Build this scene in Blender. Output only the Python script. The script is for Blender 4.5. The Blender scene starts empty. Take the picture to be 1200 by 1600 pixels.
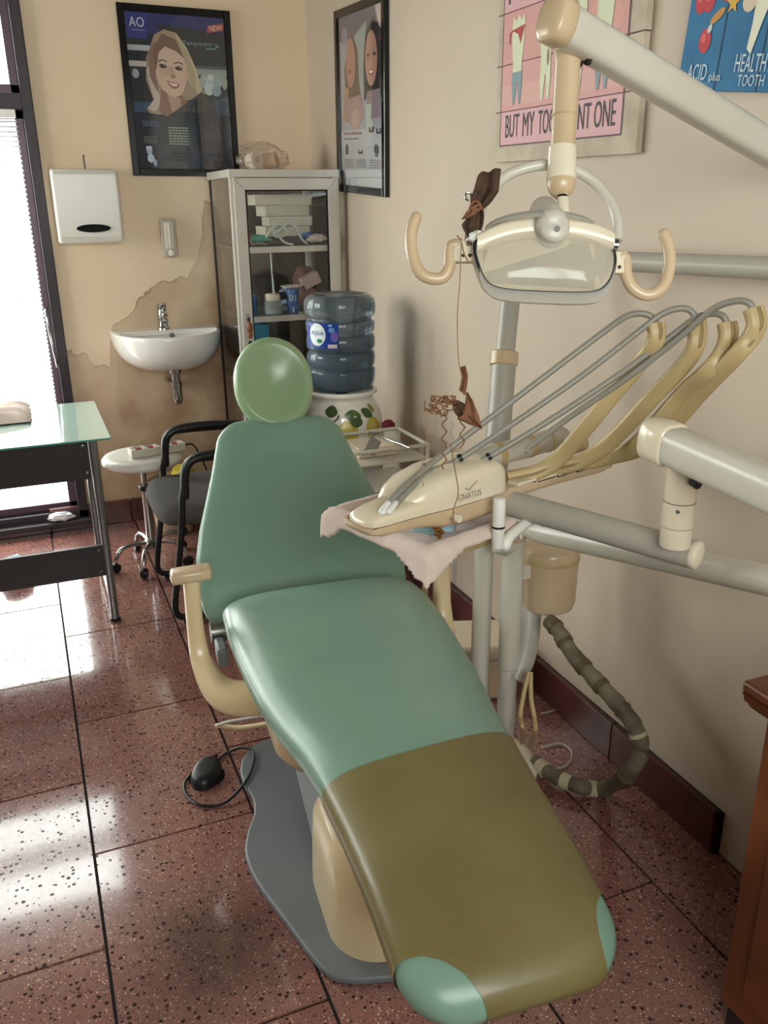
import bpy, bmesh, math, random
from mathutils import Vector, Matrix, noise

S = bpy.context.scene
PI = math.pi
R = math.radians
random.seed(7)

# ---------------------------------------------------------------- camera, world, light, exposure
CR = Vector((0.92341641, -0.38367122, -0.00992638))
CU = Vector((0.13916463, 0.31061278, 0.94029405))
CF = Vector((0.35768051, 0.86966436, -0.3402184))
cd = bpy.data.cameras.new('camera')
cam = bpy.data.objects.new('camera', cd)
S.collection.objects.link(cam)
cam.matrix_world = Matrix(((CR.x, CU.x, -CF.x, 0.0), (CR.y, CU.y, -CF.y, 0.0), (CR.z, CU.z, -CF.z, 1.5), (0, 0, 0, 1)))
cd.sensor_fit = 'VERTICAL'; cd.sensor_height = 24.0; cd.lens = 20.0; cd.clip_start = 0.02
S.camera = cam
S.view_settings.view_transform = 'Standard'; S.view_settings.look = 'None'
S.view_settings.gamma = 1.0; S.view_settings.use_curve_mapping = False
S.view_settings.exposure = 0.02
W = bpy.data.worlds.new('world'); S.world = W; W.use_nodes = True
bg = W.node_tree.nodes['Background']
bg.inputs['Color'].default_value = (1.0, 0.955, 0.94, 1); bg.inputs['Strength'].default_value = 16.0

def portal(loc, rot, sx, sy):
    l = bpy.data.lights.new('window_portal', 'AREA'); l.shape = 'RECTANGLE'; l.size = sx; l.size_y = sy
    l.cycles.is_portal = True
    o = bpy.data.objects.new('window_portal', l); o.location = loc; o.rotation_euler = rot
    S.collection.objects.link(o)
portal((-0.80, 4.42, 1.22), (R(-90), 0, 0), 1.8, 2.3)
portal((.125, -1.17, 1.875), (R(90), 0, 0), 1.75, 1.15)
portal((-2.17, 3.45, 1.75), (0, R(-90), 0), 1.3, 1.3)

# ---------------------------------------------------------------- helpers
def lin(h):
    h = h.lstrip('#'); o = []
    for i in (0, 2, 4):
        c = int(h[i:i + 2], 16) / 255
        o.append(c / 12.92 if c <= .04045 else ((c + .055) / 1.055) ** 2.4)
    return tuple(o) + (1,)
_m = {}
def mat(name, col, rough=.5, metal=0, col2=None, scale=6, fac=.5, bump=0, bscale=60, coat=0, trans=0, alpha=1, spec=None, ior=1.45, sheen=0):
    if name in _m: return _m[name]
    m = bpy.data.materials.new(name); m.use_nodes = True; nt = m.node_tree; N = nt.nodes; b = N['Principled BSDF']
    b.inputs['Base Color'].default_value = lin(col); b.inputs['Roughness'].default_value = rough
    b.inputs['Metallic'].default_value = metal; b.inputs['Coat Weight'].default_value = coat
    b.inputs['Coat Roughness'].default_value = .08
    b.inputs['Transmission Weight'].default_value = trans; b.inputs['Alpha'].default_value = alpha
    b.inputs['IOR'].default_value = ior; b.inputs['Sheen Weight'].default_value = sheen
    tc = N.new('ShaderNodeNewGeometry')
    nz = N.new('ShaderNodeTexNoise'); nz.inputs['Scale'].default_value = scale; nz.inputs['Detail'].default_value = 5
    nt.links.new(tc.outputs['Position'], nz.inputs['Vector'])
    mx = N.new('ShaderNodeMix'); mx.data_type = 'RGBA'
    mx.inputs['A'].default_value = lin(col); mx.inputs['B'].default_value = lin(col2 or col)
    mr = N.new('ShaderNodeMapRange'); mr.inputs['From Min'].default_value = .38; mr.inputs['From Max'].default_value = .68
    mr.inputs['To Max'].default_value = fac if col2 else 0
    nt.links.new(nz.outputs['Fac'], mr.inputs['Value']); nt.links.new(mr.outputs['Result'], mx.inputs['Factor'])
    nt.links.new(mx.outputs['Result'], b.inputs['Base Color'])
    if bump:
        n2 = N.new('ShaderNodeTexNoise'); n2.inputs['Scale'].default_value = bscale; n2.inputs['Detail'].default_value = 4
        nt.links.new(tc.outputs['Position'], n2.inputs['Vector'])
        bp = N.new('ShaderNodeBump'); bp.inputs['Strength'].default_value = bump; bp.inputs['Distance'].default_value = .002
        nt.links.new(n2.outputs['Fac'], bp.inputs['Height']); nt.links.new(bp.outputs['Normal'], b.inputs['Normal'])
    _m[name] = m
    return m
def glass(name, tint='#ffffff', refl=1.0, rough=.02, alpha=0.0):
    if name in _m: return _m[name]
    m = bpy.data.materials.new(name); m.use_nodes = True; nt = m.node_tree; N = nt.nodes; N.clear()
    out = N.new('ShaderNodeOutputMaterial'); t = N.new('ShaderNodeBsdfTransparent'); g = N.new('ShaderNodeBsdfGlossy')
    t.inputs['Color'].default_value = lin(tint); g.inputs['Roughness'].default_value = rough
    fr = N.new('ShaderNodeFresnel'); ge = N.new('ShaderNodeNewGeometry'); bf = N.new('ShaderNodeMath'); bf.operation = 'MULTIPLY_ADD'; bf.inputs[1].default_value = 1 / 1.5 - 1.5; bf.inputs[2].default_value = 1.5
    nt.links.new(ge.outputs['Backfacing'], bf.inputs[0]); nt.links.new(bf.outputs[0], fr.inputs['IOR'])   # thin sheet: same reflection on both faces
    mu = N.new('ShaderNodeMath'); mu.operation = 'MULTIPLY'; mu.inputs[1].default_value = refl
    mx = N.new('ShaderNodeMixShader'); nt.links.new(fr.outputs[0], mu.inputs[0]); nt.links.new(mu.outputs[0], mx.inputs[0])
    nt.links.new(t.outputs[0], mx.inputs[1]); nt.links.new(g.outputs[0], mx.inputs[2])
    last = mx
    if alpha:
        d = N.new('ShaderNodeBsdfDiffuse'); d.inputs['Color'].default_value = lin(tint)
        m2 = N.new('ShaderNodeMixShader'); m2.inputs[0].default_value = alpha
        nt.links.new(mx.outputs[0], m2.inputs[1]); nt.links.new(d.outputs[0], m2.inputs[2]); last = m2
    nt.links.new(last.outputs[0], out.inputs['Surface'])
    _m[name] = m
    return m

def cat(pts, n=8, closed=False):
    p = [Vector(q) for q in pts]; o = []
    m = len(p)
    for i in range(m if closed else m - 1):
        if closed: a, b, c, d = p[i - 1], p[i], p[(i + 1) % m], p[(i + 2) % m]
        else: a, b, c, d = p[max(i - 1, 0)], p[i], p[i + 1], p[min(i + 2, m - 1)]
        for k in range(n):
            t = k / n
            o.append(.5 * ((2 * b) + (c - a) * t + (2 * a - 5 * b + 4 * c - d) * t * t + (3 * b - a - 3 * c + d) * t ** 3))
    if not closed: o.append(p[-1])
    return o
def lerpl(vals, t):
    if not isinstance(vals, (list, tuple)): return vals
    x = t * (len(vals) - 1); i = min(int(x), len(vals) - 2); f = x - i
    return vals[i] * (1 - f) + vals[i + 1] * f
def spow(v, e): return math.copysign(abs(v) ** e, v)

class B:
    def __init__(s): s.v = []; s.f = []; s.mi = []; s.mats = []; s.c = 0
    def use(s, m):
        if m not in s.mats: s.mats.append(m)
        s.c = s.mats.index(m); return s
    def add(s, vs, fs):
        k = len(s.v); s.v += [Vector(q) for q in vs]
        for f in fs: s.f.append([k + i for i in f]); s.mi.append(s.c)
        return s
    def box(s, x0, x1, y0, y1, z0, z1, M=None):
        vs = [Vector((x, y, z)) for x in (x0, x1) for y in (y0, y1) for z in (z0, z1)]
        if M: vs = [M(*v) if callable(M) else M @ v for v in vs]
        return s.add(vs, [(0, 1, 3, 2), (4, 6, 7, 5), (0, 4, 5, 1), (2, 3, 7, 6), (0, 2, 6, 4), (1, 5, 7, 3)])
    def tube(s, pts, r, n=12, up=None, sx=1, sy=1, sq=1, cap=0, closed=False):
        p = [Vector(q) for q in pts]; m = len(p)
        rr = [lerpl(r, i / (m - 1)) for i in range(m)]
        def tan(i):
            if closed: return (p[(i + 1) % m] - p[i - 1]).normalized()
            if i == 0: return (p[1] - p[0]).normalized()
            if i == m - 1: return (p[-1] - p[-2]).normalized()
            return ((p[i + 1] - p[i]).normalized() + (p[i] - p[i - 1]).normalized()).normalized()
        T = [tan(i) for i in range(m)]
        u = Vector(up) if up else (Vector((0, 0, 1)) if abs(T[0].z) < .9 else Vector((0, 1, 0)))
        Us = []
        for t in T:
            if up: u = Vector(up)
            q = u - t * u.dot(t)
            if q.length < 1e-4: q = t.orthogonal()
            u = q.normalized(); Us.append(u)
        st = [(p[i], T[i], Us[i], rr[i]) for i in range(m)]
        if cap and not closed:
            a = []; b = []
            for k in range(1, 5):
                t = PI / 2 * k / 4.4
                a.insert(0, (p[0] - T[0] * rr[0] * math.sin(t) * cap, T[0], Us[0], rr[0] * math.cos(t)))
                b.append((p[-1] + T[-1] * rr[-1] * math.sin(t) * cap, T[-1], Us[-1], rr[-1] * math.cos(t)))
            st = a + st + b
        vs = []
        for (c, t, u2, r2) in st:
            sd = t.cross(u2)
            for k in range(n):
                an = 2 * PI * (k + .5) / n
                vs.append(c + sd * (spow(math.cos(an), sq) * r2 * sx) + u2 * (spow(math.sin(an), sq) * r2 * sy))
        fs = []; M = len(st)
        for i in range(M if closed else M - 1):
            j = (i + 1) % M
            for k in range(n):
                l = (k + 1) % n
                fs.append((i * n + k, i * n + l, j * n + l, j * n + k))
        if not closed: fs.append(list(range(n))[::-1]); fs.append([(M - 1) * n + k for k in range(n)])
        return s.add(vs, fs)
    def lathe(s, prof, c, ax=(0, 0, 1), n=32, ref=None, a0=0, a1=2 * PI):
        c = Vector(c); ax = Vector(ax).normalized(); e1 = (Vector(ref) - ax * Vector(ref).dot(ax)).normalized() if ref else ax.orthogonal().normalized(); e2 = ax.cross(e1)
        vs = []; full = abs(a1 - a0 - 2 * PI) < 1e-6; nn = n if full else n + 1
        for (r, h) in prof:
            for k in range(nn):
                a = a0 + (a1 - a0) * k / n
                vs.append(c + ax * h + e1 * (r * math.cos(a)) + e2 * (r * math.sin(a)))
        fs = []
        for i in range(len(prof) - 1):
            for k in range(n):
                l = (k + 1) % nn
                fs.append((i * nn + k, i * nn + l, (i + 1) * nn + l, (i + 1) * nn + k))
        if full:
            if prof[0][0] > 1e-5: fs.append(list(range(nn))[::-1])
            if prof[-1][0] > 1e-5: fs.append([(len(prof) - 1) * nn + k for k in range(nn)])
        return s.add(vs, fs)
    def grid(s, fn, nu, nv, wu=False, wv=False):
        vs = [fn(i / (nu if wu else nu), j / nv) for i in range(nu if wu else nu + 1) for j in range(nv if wv else nv + 1)]
        cu = nu if wu else nu + 1; cv = nv if wv else nv + 1; fs = []
        for i in range(nu):
            for j in range(nv):
                a, b = (i + 1) % cu, (j + 1) % cv
                fs.append((i * cv + j, a * cv + j, a * cv + b, i * cv + b))
        return s.add(vs, fs)
    def prism(s, pts, F, c0, c1):
        n = len(pts)
        vs = [F(a, b, c0) for a, b in pts] + [F(a, b, c1) for a, b in pts]
        return s.add(vs, [list(range(n))[::-1], [n + i for i in range(n)]] + [(i, (i + 1) % n, n + (i + 1) % n, n + i) for i in range(n)])
    def loft(s, secs, cap=True):
        n = len(secs[0]); vs = [q for sc in secs for q in sc]; fs = []
        for i in range(len(secs) - 1):
            for k in range(n): fs.append((i * n + k, i * n + (k + 1) % n, (i + 1) * n + (k + 1) % n, (i + 1) * n + k))
        if cap: fs.append(list(range(n))[::-1]); fs.append([(len(secs) - 1) * n + k for k in range(n)])
        return s.add(vs, fs)

WL = {}
def link(o): S.collection.objects.link(o)
def props(o, label=None, cat=None, group=None, kind=None):
    if label: o['label'] = label
    if cat: o['category'] = cat
    if group: o['group'] = group
    if kind: o['kind'] = kind
def thing(name, label, cat_, loc, group=None):
    o = bpy.data.objects.new(name, None); o.empty_display_size = .05; link(o)
    o.location = loc; WL[o.name] = Vector(loc); props(o, label, cat_, group); return o
def obj(name, b, m=None, parent=None, smooth=40, bevel=0, bseg=2, sub=0, org=None, **k):
    if parent is not None: w = WL[parent.name]
    elif org is not None: w = Vector(org)
    else:
        xs = [v.x for v in b.v]; ys = [v.y for v in b.v]; zs = [v.z for v in b.v]
        w = Vector(((min(xs) + max(xs)) / 2, (min(ys) + max(ys)) / 2, min(zs)))
    me = bpy.data.meshes.new(name)
    me.from_pydata([tuple(v - w) for v in b.v], [], b.f)
    if b.mats:
        for x in b.mats: me.materials.append(x)
        me.polygons.foreach_set('material_index', b.mi)
    elif m: me.materials.append(m)
    bm = bmesh.new(); bm.from_mesh(me); bmesh.ops.recalc_face_normals(bm, faces=bm.faces) if not k.pop('nofix', 0) else None
    bm.to_mesh(me); bm.free()
    if smooth:
        me.polygons.foreach_set('use_smooth', [True] * len(me.polygons)); me.set_sharp_from_angle(angle=R(smooth))
    o = bpy.data.objects.new(name, me); link(o)
    if parent is not None: o.parent = parent; WL[o.name] = w
    else: o.location = w; WL[o.name] = w
    if bevel:
        md = o.modifiers.new('bevel', 'BEVEL'); md.width = bevel; md.segments = bseg; md.limit_method = 'ANGLE'; md.angle_limit = R(40)
    if sub:
        md = o.modifiers.new('sub', 'SUBSURF'); md.levels = sub; md.render_levels = sub
    props(o, **k); return o
def dup(o, delta, **k):
    def cp(x, par):
        c = x.copy(); link(c); c.parent = par
        for ch in list(x.children): cp(ch, c)
        return c
    c = cp(o, None); c.location = o.location + Vector(delta); WL[c.name] = c.location.copy(); props(c, **k); return c
def frame(o, ex, ey, ez):
    o, ex, ey, ez = map(Vector, (o, ex, ey, ez))
    return lambda a, b, c=0: o + ex * a + ey * b + ez * c
def V(*a): return Vector(a)
def add3(p, q): return Vector(p) + Vector(q)

# flat print: coloured shapes laid on a plane, hair-thin layers
def pmat(h, rough=.6): return mat('print_' + h.strip('#'), h, rough)
class Print:
    step = .00007
    def __init__(s, F): s.F = F; s.b = B(); s.n = 0
    def poly(s, pts, col):
        s.n += 1; s.b.use(pmat(col)).add([s.F(x, y, s.step * s.n) for x, y in pts], [list(range(len(pts)))]); return s
    def rect(s, x0, y0, x1, y1, col): return s.poly([(x0, y0), (x1, y0), (x1, y1), (x0, y1)], col)
    def ell(s, cx, cy, rx, ry, col, rot=0, n=28, a0=0, a1=2 * PI):
        c, d = math.cos(rot), math.sin(rot); pts = []
        for k in range(n):
            a = a0 + (a1 - a0) * k / (n if a1 - a0 > 6.2 else n - 1); x, y = rx * math.cos(a), ry * math.sin(a)
            pts.append((cx + x * c - y * d, cy + x * d + y * c))
        return s.poly(pts, col)
    def line(s, pts, w, col):
        for (a, b) in zip(pts, pts[1:]):
            dx, dy = b[0] - a[0], b[1] - a[1]; l = math.hypot(dx, dy) or 1; nx, ny = -dy / l * w / 2, dx / l * w / 2
            s.n += 1; s.b.use(pmat(col)).add([s.F(x, y, s.step * s.n) for x, y in ((a[0] + nx, a[1] + ny), (a[0] - nx, a[1] - ny), (b[0] - nx, b[1] - ny), (b[0] + nx, b[1] + ny))], [(0, 1, 2, 3)])
            s.n -= 1
        s.n += 1; return s
    def text(s, t, x0, y0, x1, y1, col, rot=0):
        cu = bpy.data.curves.new('t', 'FONT'); cu.body = t; cu.resolution_u = 3
        o = bpy.data.objects.new('t', cu); link(o); bpy.context.view_layer.update()
        me = bpy.data.meshes.new_from_object(o.evaluated_get(bpy.context.evaluated_depsgraph_get()))
        vs = [v.co.copy() for v in me.vertices]; fs = [list(p.vertices) for p in me.polygons]
        bpy.data.objects.remove(o); bpy.data.curves.remove(cu); bpy.data.meshes.remove(me)
        if not vs: return s
        ax, bx = min(v.x for v in vs), max(v.x for v in vs); ay, by = min(v.y for v in vs), max(v.y for v in vs)
        s.n += 1; mx, my = (x0 + x1) / 2, (y0 + y1) / 2; c, d = math.cos(rot), math.sin(rot); o2 = []
        for v in vs:
            x = x0 + (v.x - ax) / (bx - ax) * (x1 - x0) - mx; y = y0 + (v.y - ay) / max(by - ay, 1e-6) * (y1 - y0) - my
            o2.append(s.F(mx + x * c - y * d, my + x * d + y * c, s.step * s.n))
        s.b.use(pmat(col)).add(o2, fs); return s
    def done(s, name, parent, **k): return obj(name, s.b, None, parent, smooth=0, nofix=1, **k)

# ---------------------------------------------------------------- materials
def wall_material(name, base, base2, stain=False):
    m = bpy.data.materials.new(name); m.use_nodes = True; nt = m.node_tree; N = nt.nodes; L = nt.links; b = N['Principled BSDF']
    b.inputs['Roughness'].default_value = .62
    g = N.new('ShaderNodeNewGeometry'); nz = N.new('ShaderNodeTexNoise'); nz.inputs['Scale'].default_value = 1.3; nz.inputs['Detail'].default_value = 6
    L.new(g.outputs['Position'], nz.inputs['Vector'])
    mx = N.new('ShaderNodeMix'); mx.data_type = 'RGBA'; mx.inputs['A'].default_value = lin(base); mx.inputs['B'].default_value = lin(base2)
    mr = N.new('ShaderNodeMapRange'); mr.inputs['From Min'].default_value = .35; mr.inputs['From Max'].default_value = .7
    L.new(nz.outputs['Fac'], mr.inputs['Value']); L.new(mr.outputs['Result'], mx.inputs['Factor'])
    last = mx.outputs['Result']
    if stain:
        sp = N.new('ShaderNodeSeparateXYZ'); L.new(g.outputs['Position'], sp.inputs[0])
        m1 = N.new('ShaderNodeMapRange'); m1.inputs['From Min'].default_value = .1; m1.inputs['From Max'].default_value = 1.0
        L.new(sp.outputs['X'], m1.inputs['Value'])
        cr = N.new('ShaderNodeValToRGB'); L.new(m1.outputs['Result'], cr.inputs['Fac']); el = cr.color_ramp.elements
        pts = [(.0, .87), (.16, .88), (.2, .8), (.27, .8), (.31, .99), (.44, 1.06), (.56, 1.15), (.72, 1.17), (.78, 1.27), (.84, 1.5), (.90, 1.5), (.93, .5), (1, .4)]
        el[0].position = 0; el[1].position = 1
        for i, (x, z) in enumerate(pts):
            e = el[0] if i == 0 else (el[-1] if i == len(pts) - 1 else el.new(x))
            v = z / 2; e.color = (v, v, v, 1)
        mu = N.new('ShaderNodeMath'); mu.operation = 'MULTIPLY'; mu.inputs[1].default_value = 2; L.new(cr.outputs['Color'], mu.inputs[0])
        n2 = N.new('ShaderNodeTexNoise'); n2.inputs['Scale'].default_value = 9; n2.inputs['Detail'].default_value = 8; L.new(g.outputs['Position'], n2.inputs['Vector'])
        ma = N.new('ShaderNodeMath'); ma.operation = 'MULTIPLY_ADD'; ma.inputs[1].default_value = .16; ma.inputs[2].default_value = -.08; L.new(n2.outputs['Fac'], ma.inputs[0])
        s1 = N.new('ShaderNodeMath'); s1.operation = 'SUBTRACT'; L.new(mu.outputs[0], s1.inputs[0]); L.new(sp.outputs['Z'], s1.inputs[1])
        s2 = N.new('ShaderNodeMath'); s2.operation = 'ADD'; L.new(s1.outputs[0], s2.inputs[0]); L.new(ma.outputs[0], s2.inputs[1])
        c2 = N.new('ShaderNodeValToRGB'); L.new(s2.outputs[0], c2.inputs['Fac']); e = c2.color_ramp.elements
        e[0].position = 0; e[0].color = (0, 0, 0, 1); e[1].position = .004; e[1].color = (.9, .9, .9, 1)
        for p_, v in ((.018, .5), (.15, .42), (.3, .65), (.5, .85), (1, 1)):
            q = e.new(p_); q.color = (v, v, v, 1)
        n3 = N.new('ShaderNodeTexNoise'); n3.inputs['Scale'].default_value = 5; n3.inputs['Detail'].default_value = 7; L.new(g.outputs['Position'], n3.inputs['Vector'])
        m3 = N.new('ShaderNodeMapRange'); m3.inputs['From Min'].default_value = .3; m3.inputs['From Max'].default_value = .65; m3.inputs['To Min'].default_value = .45; L.new(n3.outputs['Fac'], m3.inputs['Value'])
        m4 = N.new('ShaderNodeMath'); m4.operation = 'MULTIPLY'; L.new(c2.outputs['Color'], m4.inputs[0]); L.new(m3.outputs['Result'], m4.inputs[1])
        mx2 = N.new('ShaderNodeMix'); mx2.data_type = 'RGBA'; L.new(m4.outputs[0], mx2.inputs['Factor']); L.new(last, mx2.inputs['A']); mx2.inputs['B'].default_value = lin('#93714f')
        last = mx2.outputs['Result']
    L.new(last, b.inputs['Base Color'])
    n4 = N.new('ShaderNodeTexNoise'); n4.inputs['Scale'].default_value = 18; n4.inputs['Detail'].default_value = 6; L.new(g.outputs['Position'], n4.inputs['Vector'])
    bp = N.new('ShaderNodeBump'); bp.inputs['Strength'].default_value = .25; bp.inputs['Distance'].default_value = .004
    L.new(n4.outputs['Fac'], bp.inputs['Height']); L.new(bp.outputs['Normal'], b.inputs['Normal'])
    return m
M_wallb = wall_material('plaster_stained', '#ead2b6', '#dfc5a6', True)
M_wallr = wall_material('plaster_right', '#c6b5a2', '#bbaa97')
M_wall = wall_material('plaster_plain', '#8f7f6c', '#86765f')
M_ceil = mat('ceiling_paint', '#8d8579', .8)

def terrazzo():
    m = bpy.data.materials.new('terrazzo'); m.use_nodes = True; nt = m.node_tree; N = nt.nodes; L = nt.links; b = N['Principled BSDF']
    g = N.new('ShaderNodeNewGeometry'); oi = N.new('ShaderNodeObjectInfo')
    base = N.new('ShaderNodeMix'); base.data_type = 'RGBA'; base.inputs['A'].default_value = lin('#7c4f49'); base.inputs['B'].default_value = lin('#91655c')
    n1 = N.new('ShaderNodeTexNoise'); n1.inputs['Scale'].default_value = 2.2; n1.inputs['Detail'].default_value = 8; L.new(g.outputs['Position'], n1.inputs['Vector'])
    ad = N.new('ShaderNodeMath'); ad.operation = 'MULTIPLY_ADD'; ad.inputs[1].default_value = .5; L.new(oi.outputs['Random'], ad.inputs[0])
    mr = N.new('ShaderNodeMapRange'); mr.inputs['From Min'].default_value = .35; mr.inputs['From Max'].default_value = .7; mr.inputs['To Max'].default_value = .6
    L.new(n1.outputs['Fac'], mr.inputs['Value']); L.new(mr.outputs['Result'], ad.inputs[2]); L.new(ad.outputs[0], base.inputs['Factor'])
    cur = base.outputs['Result']; pits = []
    # stone chips: light ones and dark ones
    for sc, thr, col, w in ((150, .20, '#c49a86', .9), (80, .20, '#261c1c', .9), (230, .26, '#45302e', .75), (52, .12, '#181214', .9), (110, .11, '#dcc2ae', .9)):
        vo = N.new('ShaderNodeTexVoronoi'); vo.inputs['Scale'].default_value = sc; vo.inputs['Randomness'].default_value = 1
        L.new(g.outputs['Position'], vo.inputs['Vector'])
        cl = N.new('ShaderNodeSeparateColor'); L.new(vo.outputs['Color'], cl.inputs[0])
        t = N.new('ShaderNodeMath'); t.operation = 'MULTIPLY'; L.new(cl.outputs[0], t.inputs[0]); t.inputs[1].default_value = thr * 2
        lt = N.new('ShaderNodeMath'); lt.operation = 'LESS_THAN'; L.new(vo.outputs['Distance'], lt.inputs[0]); L.new(t.outputs[0], lt.inputs[1])
        gate = N.new('ShaderNodeMath'); gate.operation = 'LESS_THAN'; L.new(cl.outputs[1], gate.inputs[0]); gate.inputs[1].default_value = .62
        mu = N.new('ShaderNodeMath'); mu.operation = 'MULTIPLY'; L.new(lt.outputs[0], mu.inputs[0]); L.new(gate.outputs[0], mu.inputs[1])
        mw = N.new('ShaderNodeMath'); mw.operation = 'MULTIPLY'; L.new(mu.outputs[0], mw.inputs[0]); mw.inputs[1].default_value = w
        if sc in (52, 80): pits.append(mu.outputs[0])
        mx = N.new('ShaderNodeMix'); mx.data_type = 'RGBA'; L.new(mw.outputs[0], mx.inputs['Factor']); L.new(cur, mx.inputs['A']); mx.inputs['B'].default_value = lin(col)
        cur = mx.outputs['Result']
    pa = N.new('ShaderNodeMath'); pa.operation = 'ADD'; pa.use_clamp = True; L.new(pits[0], pa.inputs[0]); L.new(pits[1], pa.inputs[1])
    pc = N.new('ShaderNodeMapRange'); pc.inputs['To Min'].default_value = .7; pc.inputs['To Max'].default_value = 0; L.new(pa.outputs[0], pc.inputs['Value']); L.new(pc.outputs['Result'], b.inputs['Coat Weight'])
    ps_ = N.new('ShaderNodeMapRange'); ps_.inputs['To Min'].default_value = .5; ps_.inputs['To Max'].default_value = .1; L.new(pa.outputs[0], ps_.inputs['Value']); L.new(ps_.outputs['Result'], b.inputs['Specular IOR Level'])
    b.inputs['Coat Roughness'].default_value = .07
    # worn dirty patches on the floor
    n2 = N.new('ShaderNodeTexNoise'); n2.inputs['Scale'].default_value = 1.9; n2.inputs['Detail'].default_value = 9; n2.inputs['Roughness'].default_value = .65; L.new(g.outputs['Position'], n2.inputs['Vector'])
    sv = N.new('ShaderNodeVectorMath'); sv.operation = 'DISTANCE'; sv.inputs[1].default_value = (.20, 1.42, 0); L.new(g.outputs['Position'], sv.inputs[0])
    m5 = N.new('ShaderNodeMapRange'); m5.inputs['From Min'].default_value = .34; m5.inputs['From Max'].default_value = .02; m5.inputs['To Max'].default_value = .34; L.new(sv.outputs['Value'], m5.inputs['Value'])
    a5 = N.new('ShaderNodeMath'); a5.operation = 'ADD'; L.new(n2.outputs['Fac'], a5.inputs[0]); L.new(m5.outputs['Result'], a5.inputs[1])
    m6 = N.new('ShaderNodeMapRange'); m6.inputs['From Min'].default_value = .53; m6.inputs['From Max'].default_value = .85; m6.inputs['To Max'].default_value = .7; L.new(a5.outputs[0], m6.inputs['Value'])
    mx = N.new('ShaderNodeMix'); mx.data_type = 'RGBA'; L.new(m6.outputs['Result'], mx.inputs['Factor']); L.new(cur, mx.inputs['A']); mx.inputs['B'].default_value = lin('#2e2624')
    L.new(mx.outputs['Result'], b.inputs['Base Color'])
    n3 = N.new('ShaderNodeTexNoise'); n3.inputs['Scale'].default_value = 30; n3.inputs['Detail'].default_value = 5; L.new(g.outputs['Position'], n3.inputs['Vector'])
    m7 = N.new('ShaderNodeMapRange'); m7.inputs['To Min'].default_value = .09; m7.inputs['To Max'].default_value = .24; L.new(n3.outputs['Fac'], m7.inputs['Value']); L.new(m7.outputs['Result'], b.inputs['Roughness'])
    bp = N.new('ShaderNodeBump'); bp.inputs['Strength'].default_value = .08; bp.inputs['Distance'].default_value = .002
    L.new(n3.outputs['Fac'], bp.inputs['Height']); L.new(bp.outputs['Normal'], b.inputs['Normal'])
    return m
M_terr = terrazzo()
M_grout = mat('grout', '#1d1716', .9)
M_skirt = mat('skirting_tile', '#5a2f2c', .3, col2='#3d2220', scale=8, fac=.8)
M_vinyl = mat('green_vinyl', '#7a9786', .28, col2='#708e7f', scale=3, fac=.7, bump=.12, bscale=260)
M_cover = mat('olive_vinyl_cover', '#776c45', .34, col2='#6a5c39', scale=5, fac=.8, bump=.1, bscale=40, coat=.1)
M_cream = mat('cream_plastic', '#dac49e', .28, col2='#d0b78a', scale=5, fac=.6, coat=.2)
M_cream2 = mat('aged_cream_plastic', '#c9b193', .3, col2='#b99d78', scale=6, fac=.7, coat=.15)
M_ivory = mat('ivory_plastic', '#dcd0ba', .25, col2='#d2c1a2', scale=5, fac=.6, coat=.2)
M_tan = mat('tan_plastic', '#bba478', .38, col2='#ab9264', scale=8, fac=.6)
M_arm = mat('white_enamel', '#c6c0b4', .3, col2='#bcb3a2', scale=6, fac=.5, coat=.15)
M_greyarm = mat('grey_enamel', '#a8a297', .35)
M_hose = mat('grey_hose', '#8a857a', .35)
M_white = mat('white_plastic', '#dedad2', .3)
M_ceram = mat('white_ceramic', '#e4e0da', .12, coat=.5)
M_chrome = mat('chrome', '#b8b8ba', .16, 1)
M_dullsteel = mat('dull_steel', '#8a8882', .35, 1)
M_black = mat('black_plastic', '#17171a', .4)
M_blackgloss = mat('black_gloss', '#0d0d0f', .15)
M_darkgap = mat('dark_gap', '#050505', .9)
M_paintgrey = mat('base_grey_paint', '#6d7072', .45, col2='#61656a', scale=9, fac=.5)
M_alu = mat('white_aluminium', '#c9c3bb', .35, .15, col2='#bdb5ab', scale=6)
M_dark = mat('wenge_laminate', '#2a2224', .45, col2='#221b1d', scale=14)
M_frame = mat('purple_brown_wood', '#2e2328', .45, col2='#251c20', scale=10)
M_tableg = mat('frosted_green_glass', '#bfd8cc', .06, coat=1)
M_grey = mat('grey_fabric', '#5b5655', .9, col2='#4f4b4a', scale=60, bump=.3, bscale=400)
M_towel = mat('pink_towel', '#dcc6bb', .95, col2='#d0b6aa', scale=40, bump=.9, bscale=500, sheen=.3)
M_wood = mat('varnished_wood', '#6e3a1b', .35, col2='#4c2410', scale=7, fac=.8, coat=.2)
M_glass = glass('clear_glass'); M_glassw = glass('window_glass', '#f4faf8')
M_red = mat('red_plastic', '#b3221f', .4); M_teal = mat('teal_cloth', '#4d9c8c', .8); M_blue = mat('blue_plastic', '#1f5a9c', .35)
M_brown = mat('dry_leaf', '#4b3222', .8, col2='#2f2017', scale=50, fac=.8, bump=.5, bscale=200)
M_leaf2 = mat('dry_leaf_orange', '#7b5136', .75, col2='#5b3822', scale=40)
M_string = mat('string', '#8d6f4f', .8)

# ---------------------------------------------------------------- room shell
XR, XL, YB, YF, ZC = 1.385, -2.0, 4.25, -1.0, 2.85
T = .16
def struct(name, b, m, parent=None, **k): return obj(name, b, m, parent, kind='structure', **k) if parent is None else obj(name, b, m, parent, **k)
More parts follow.
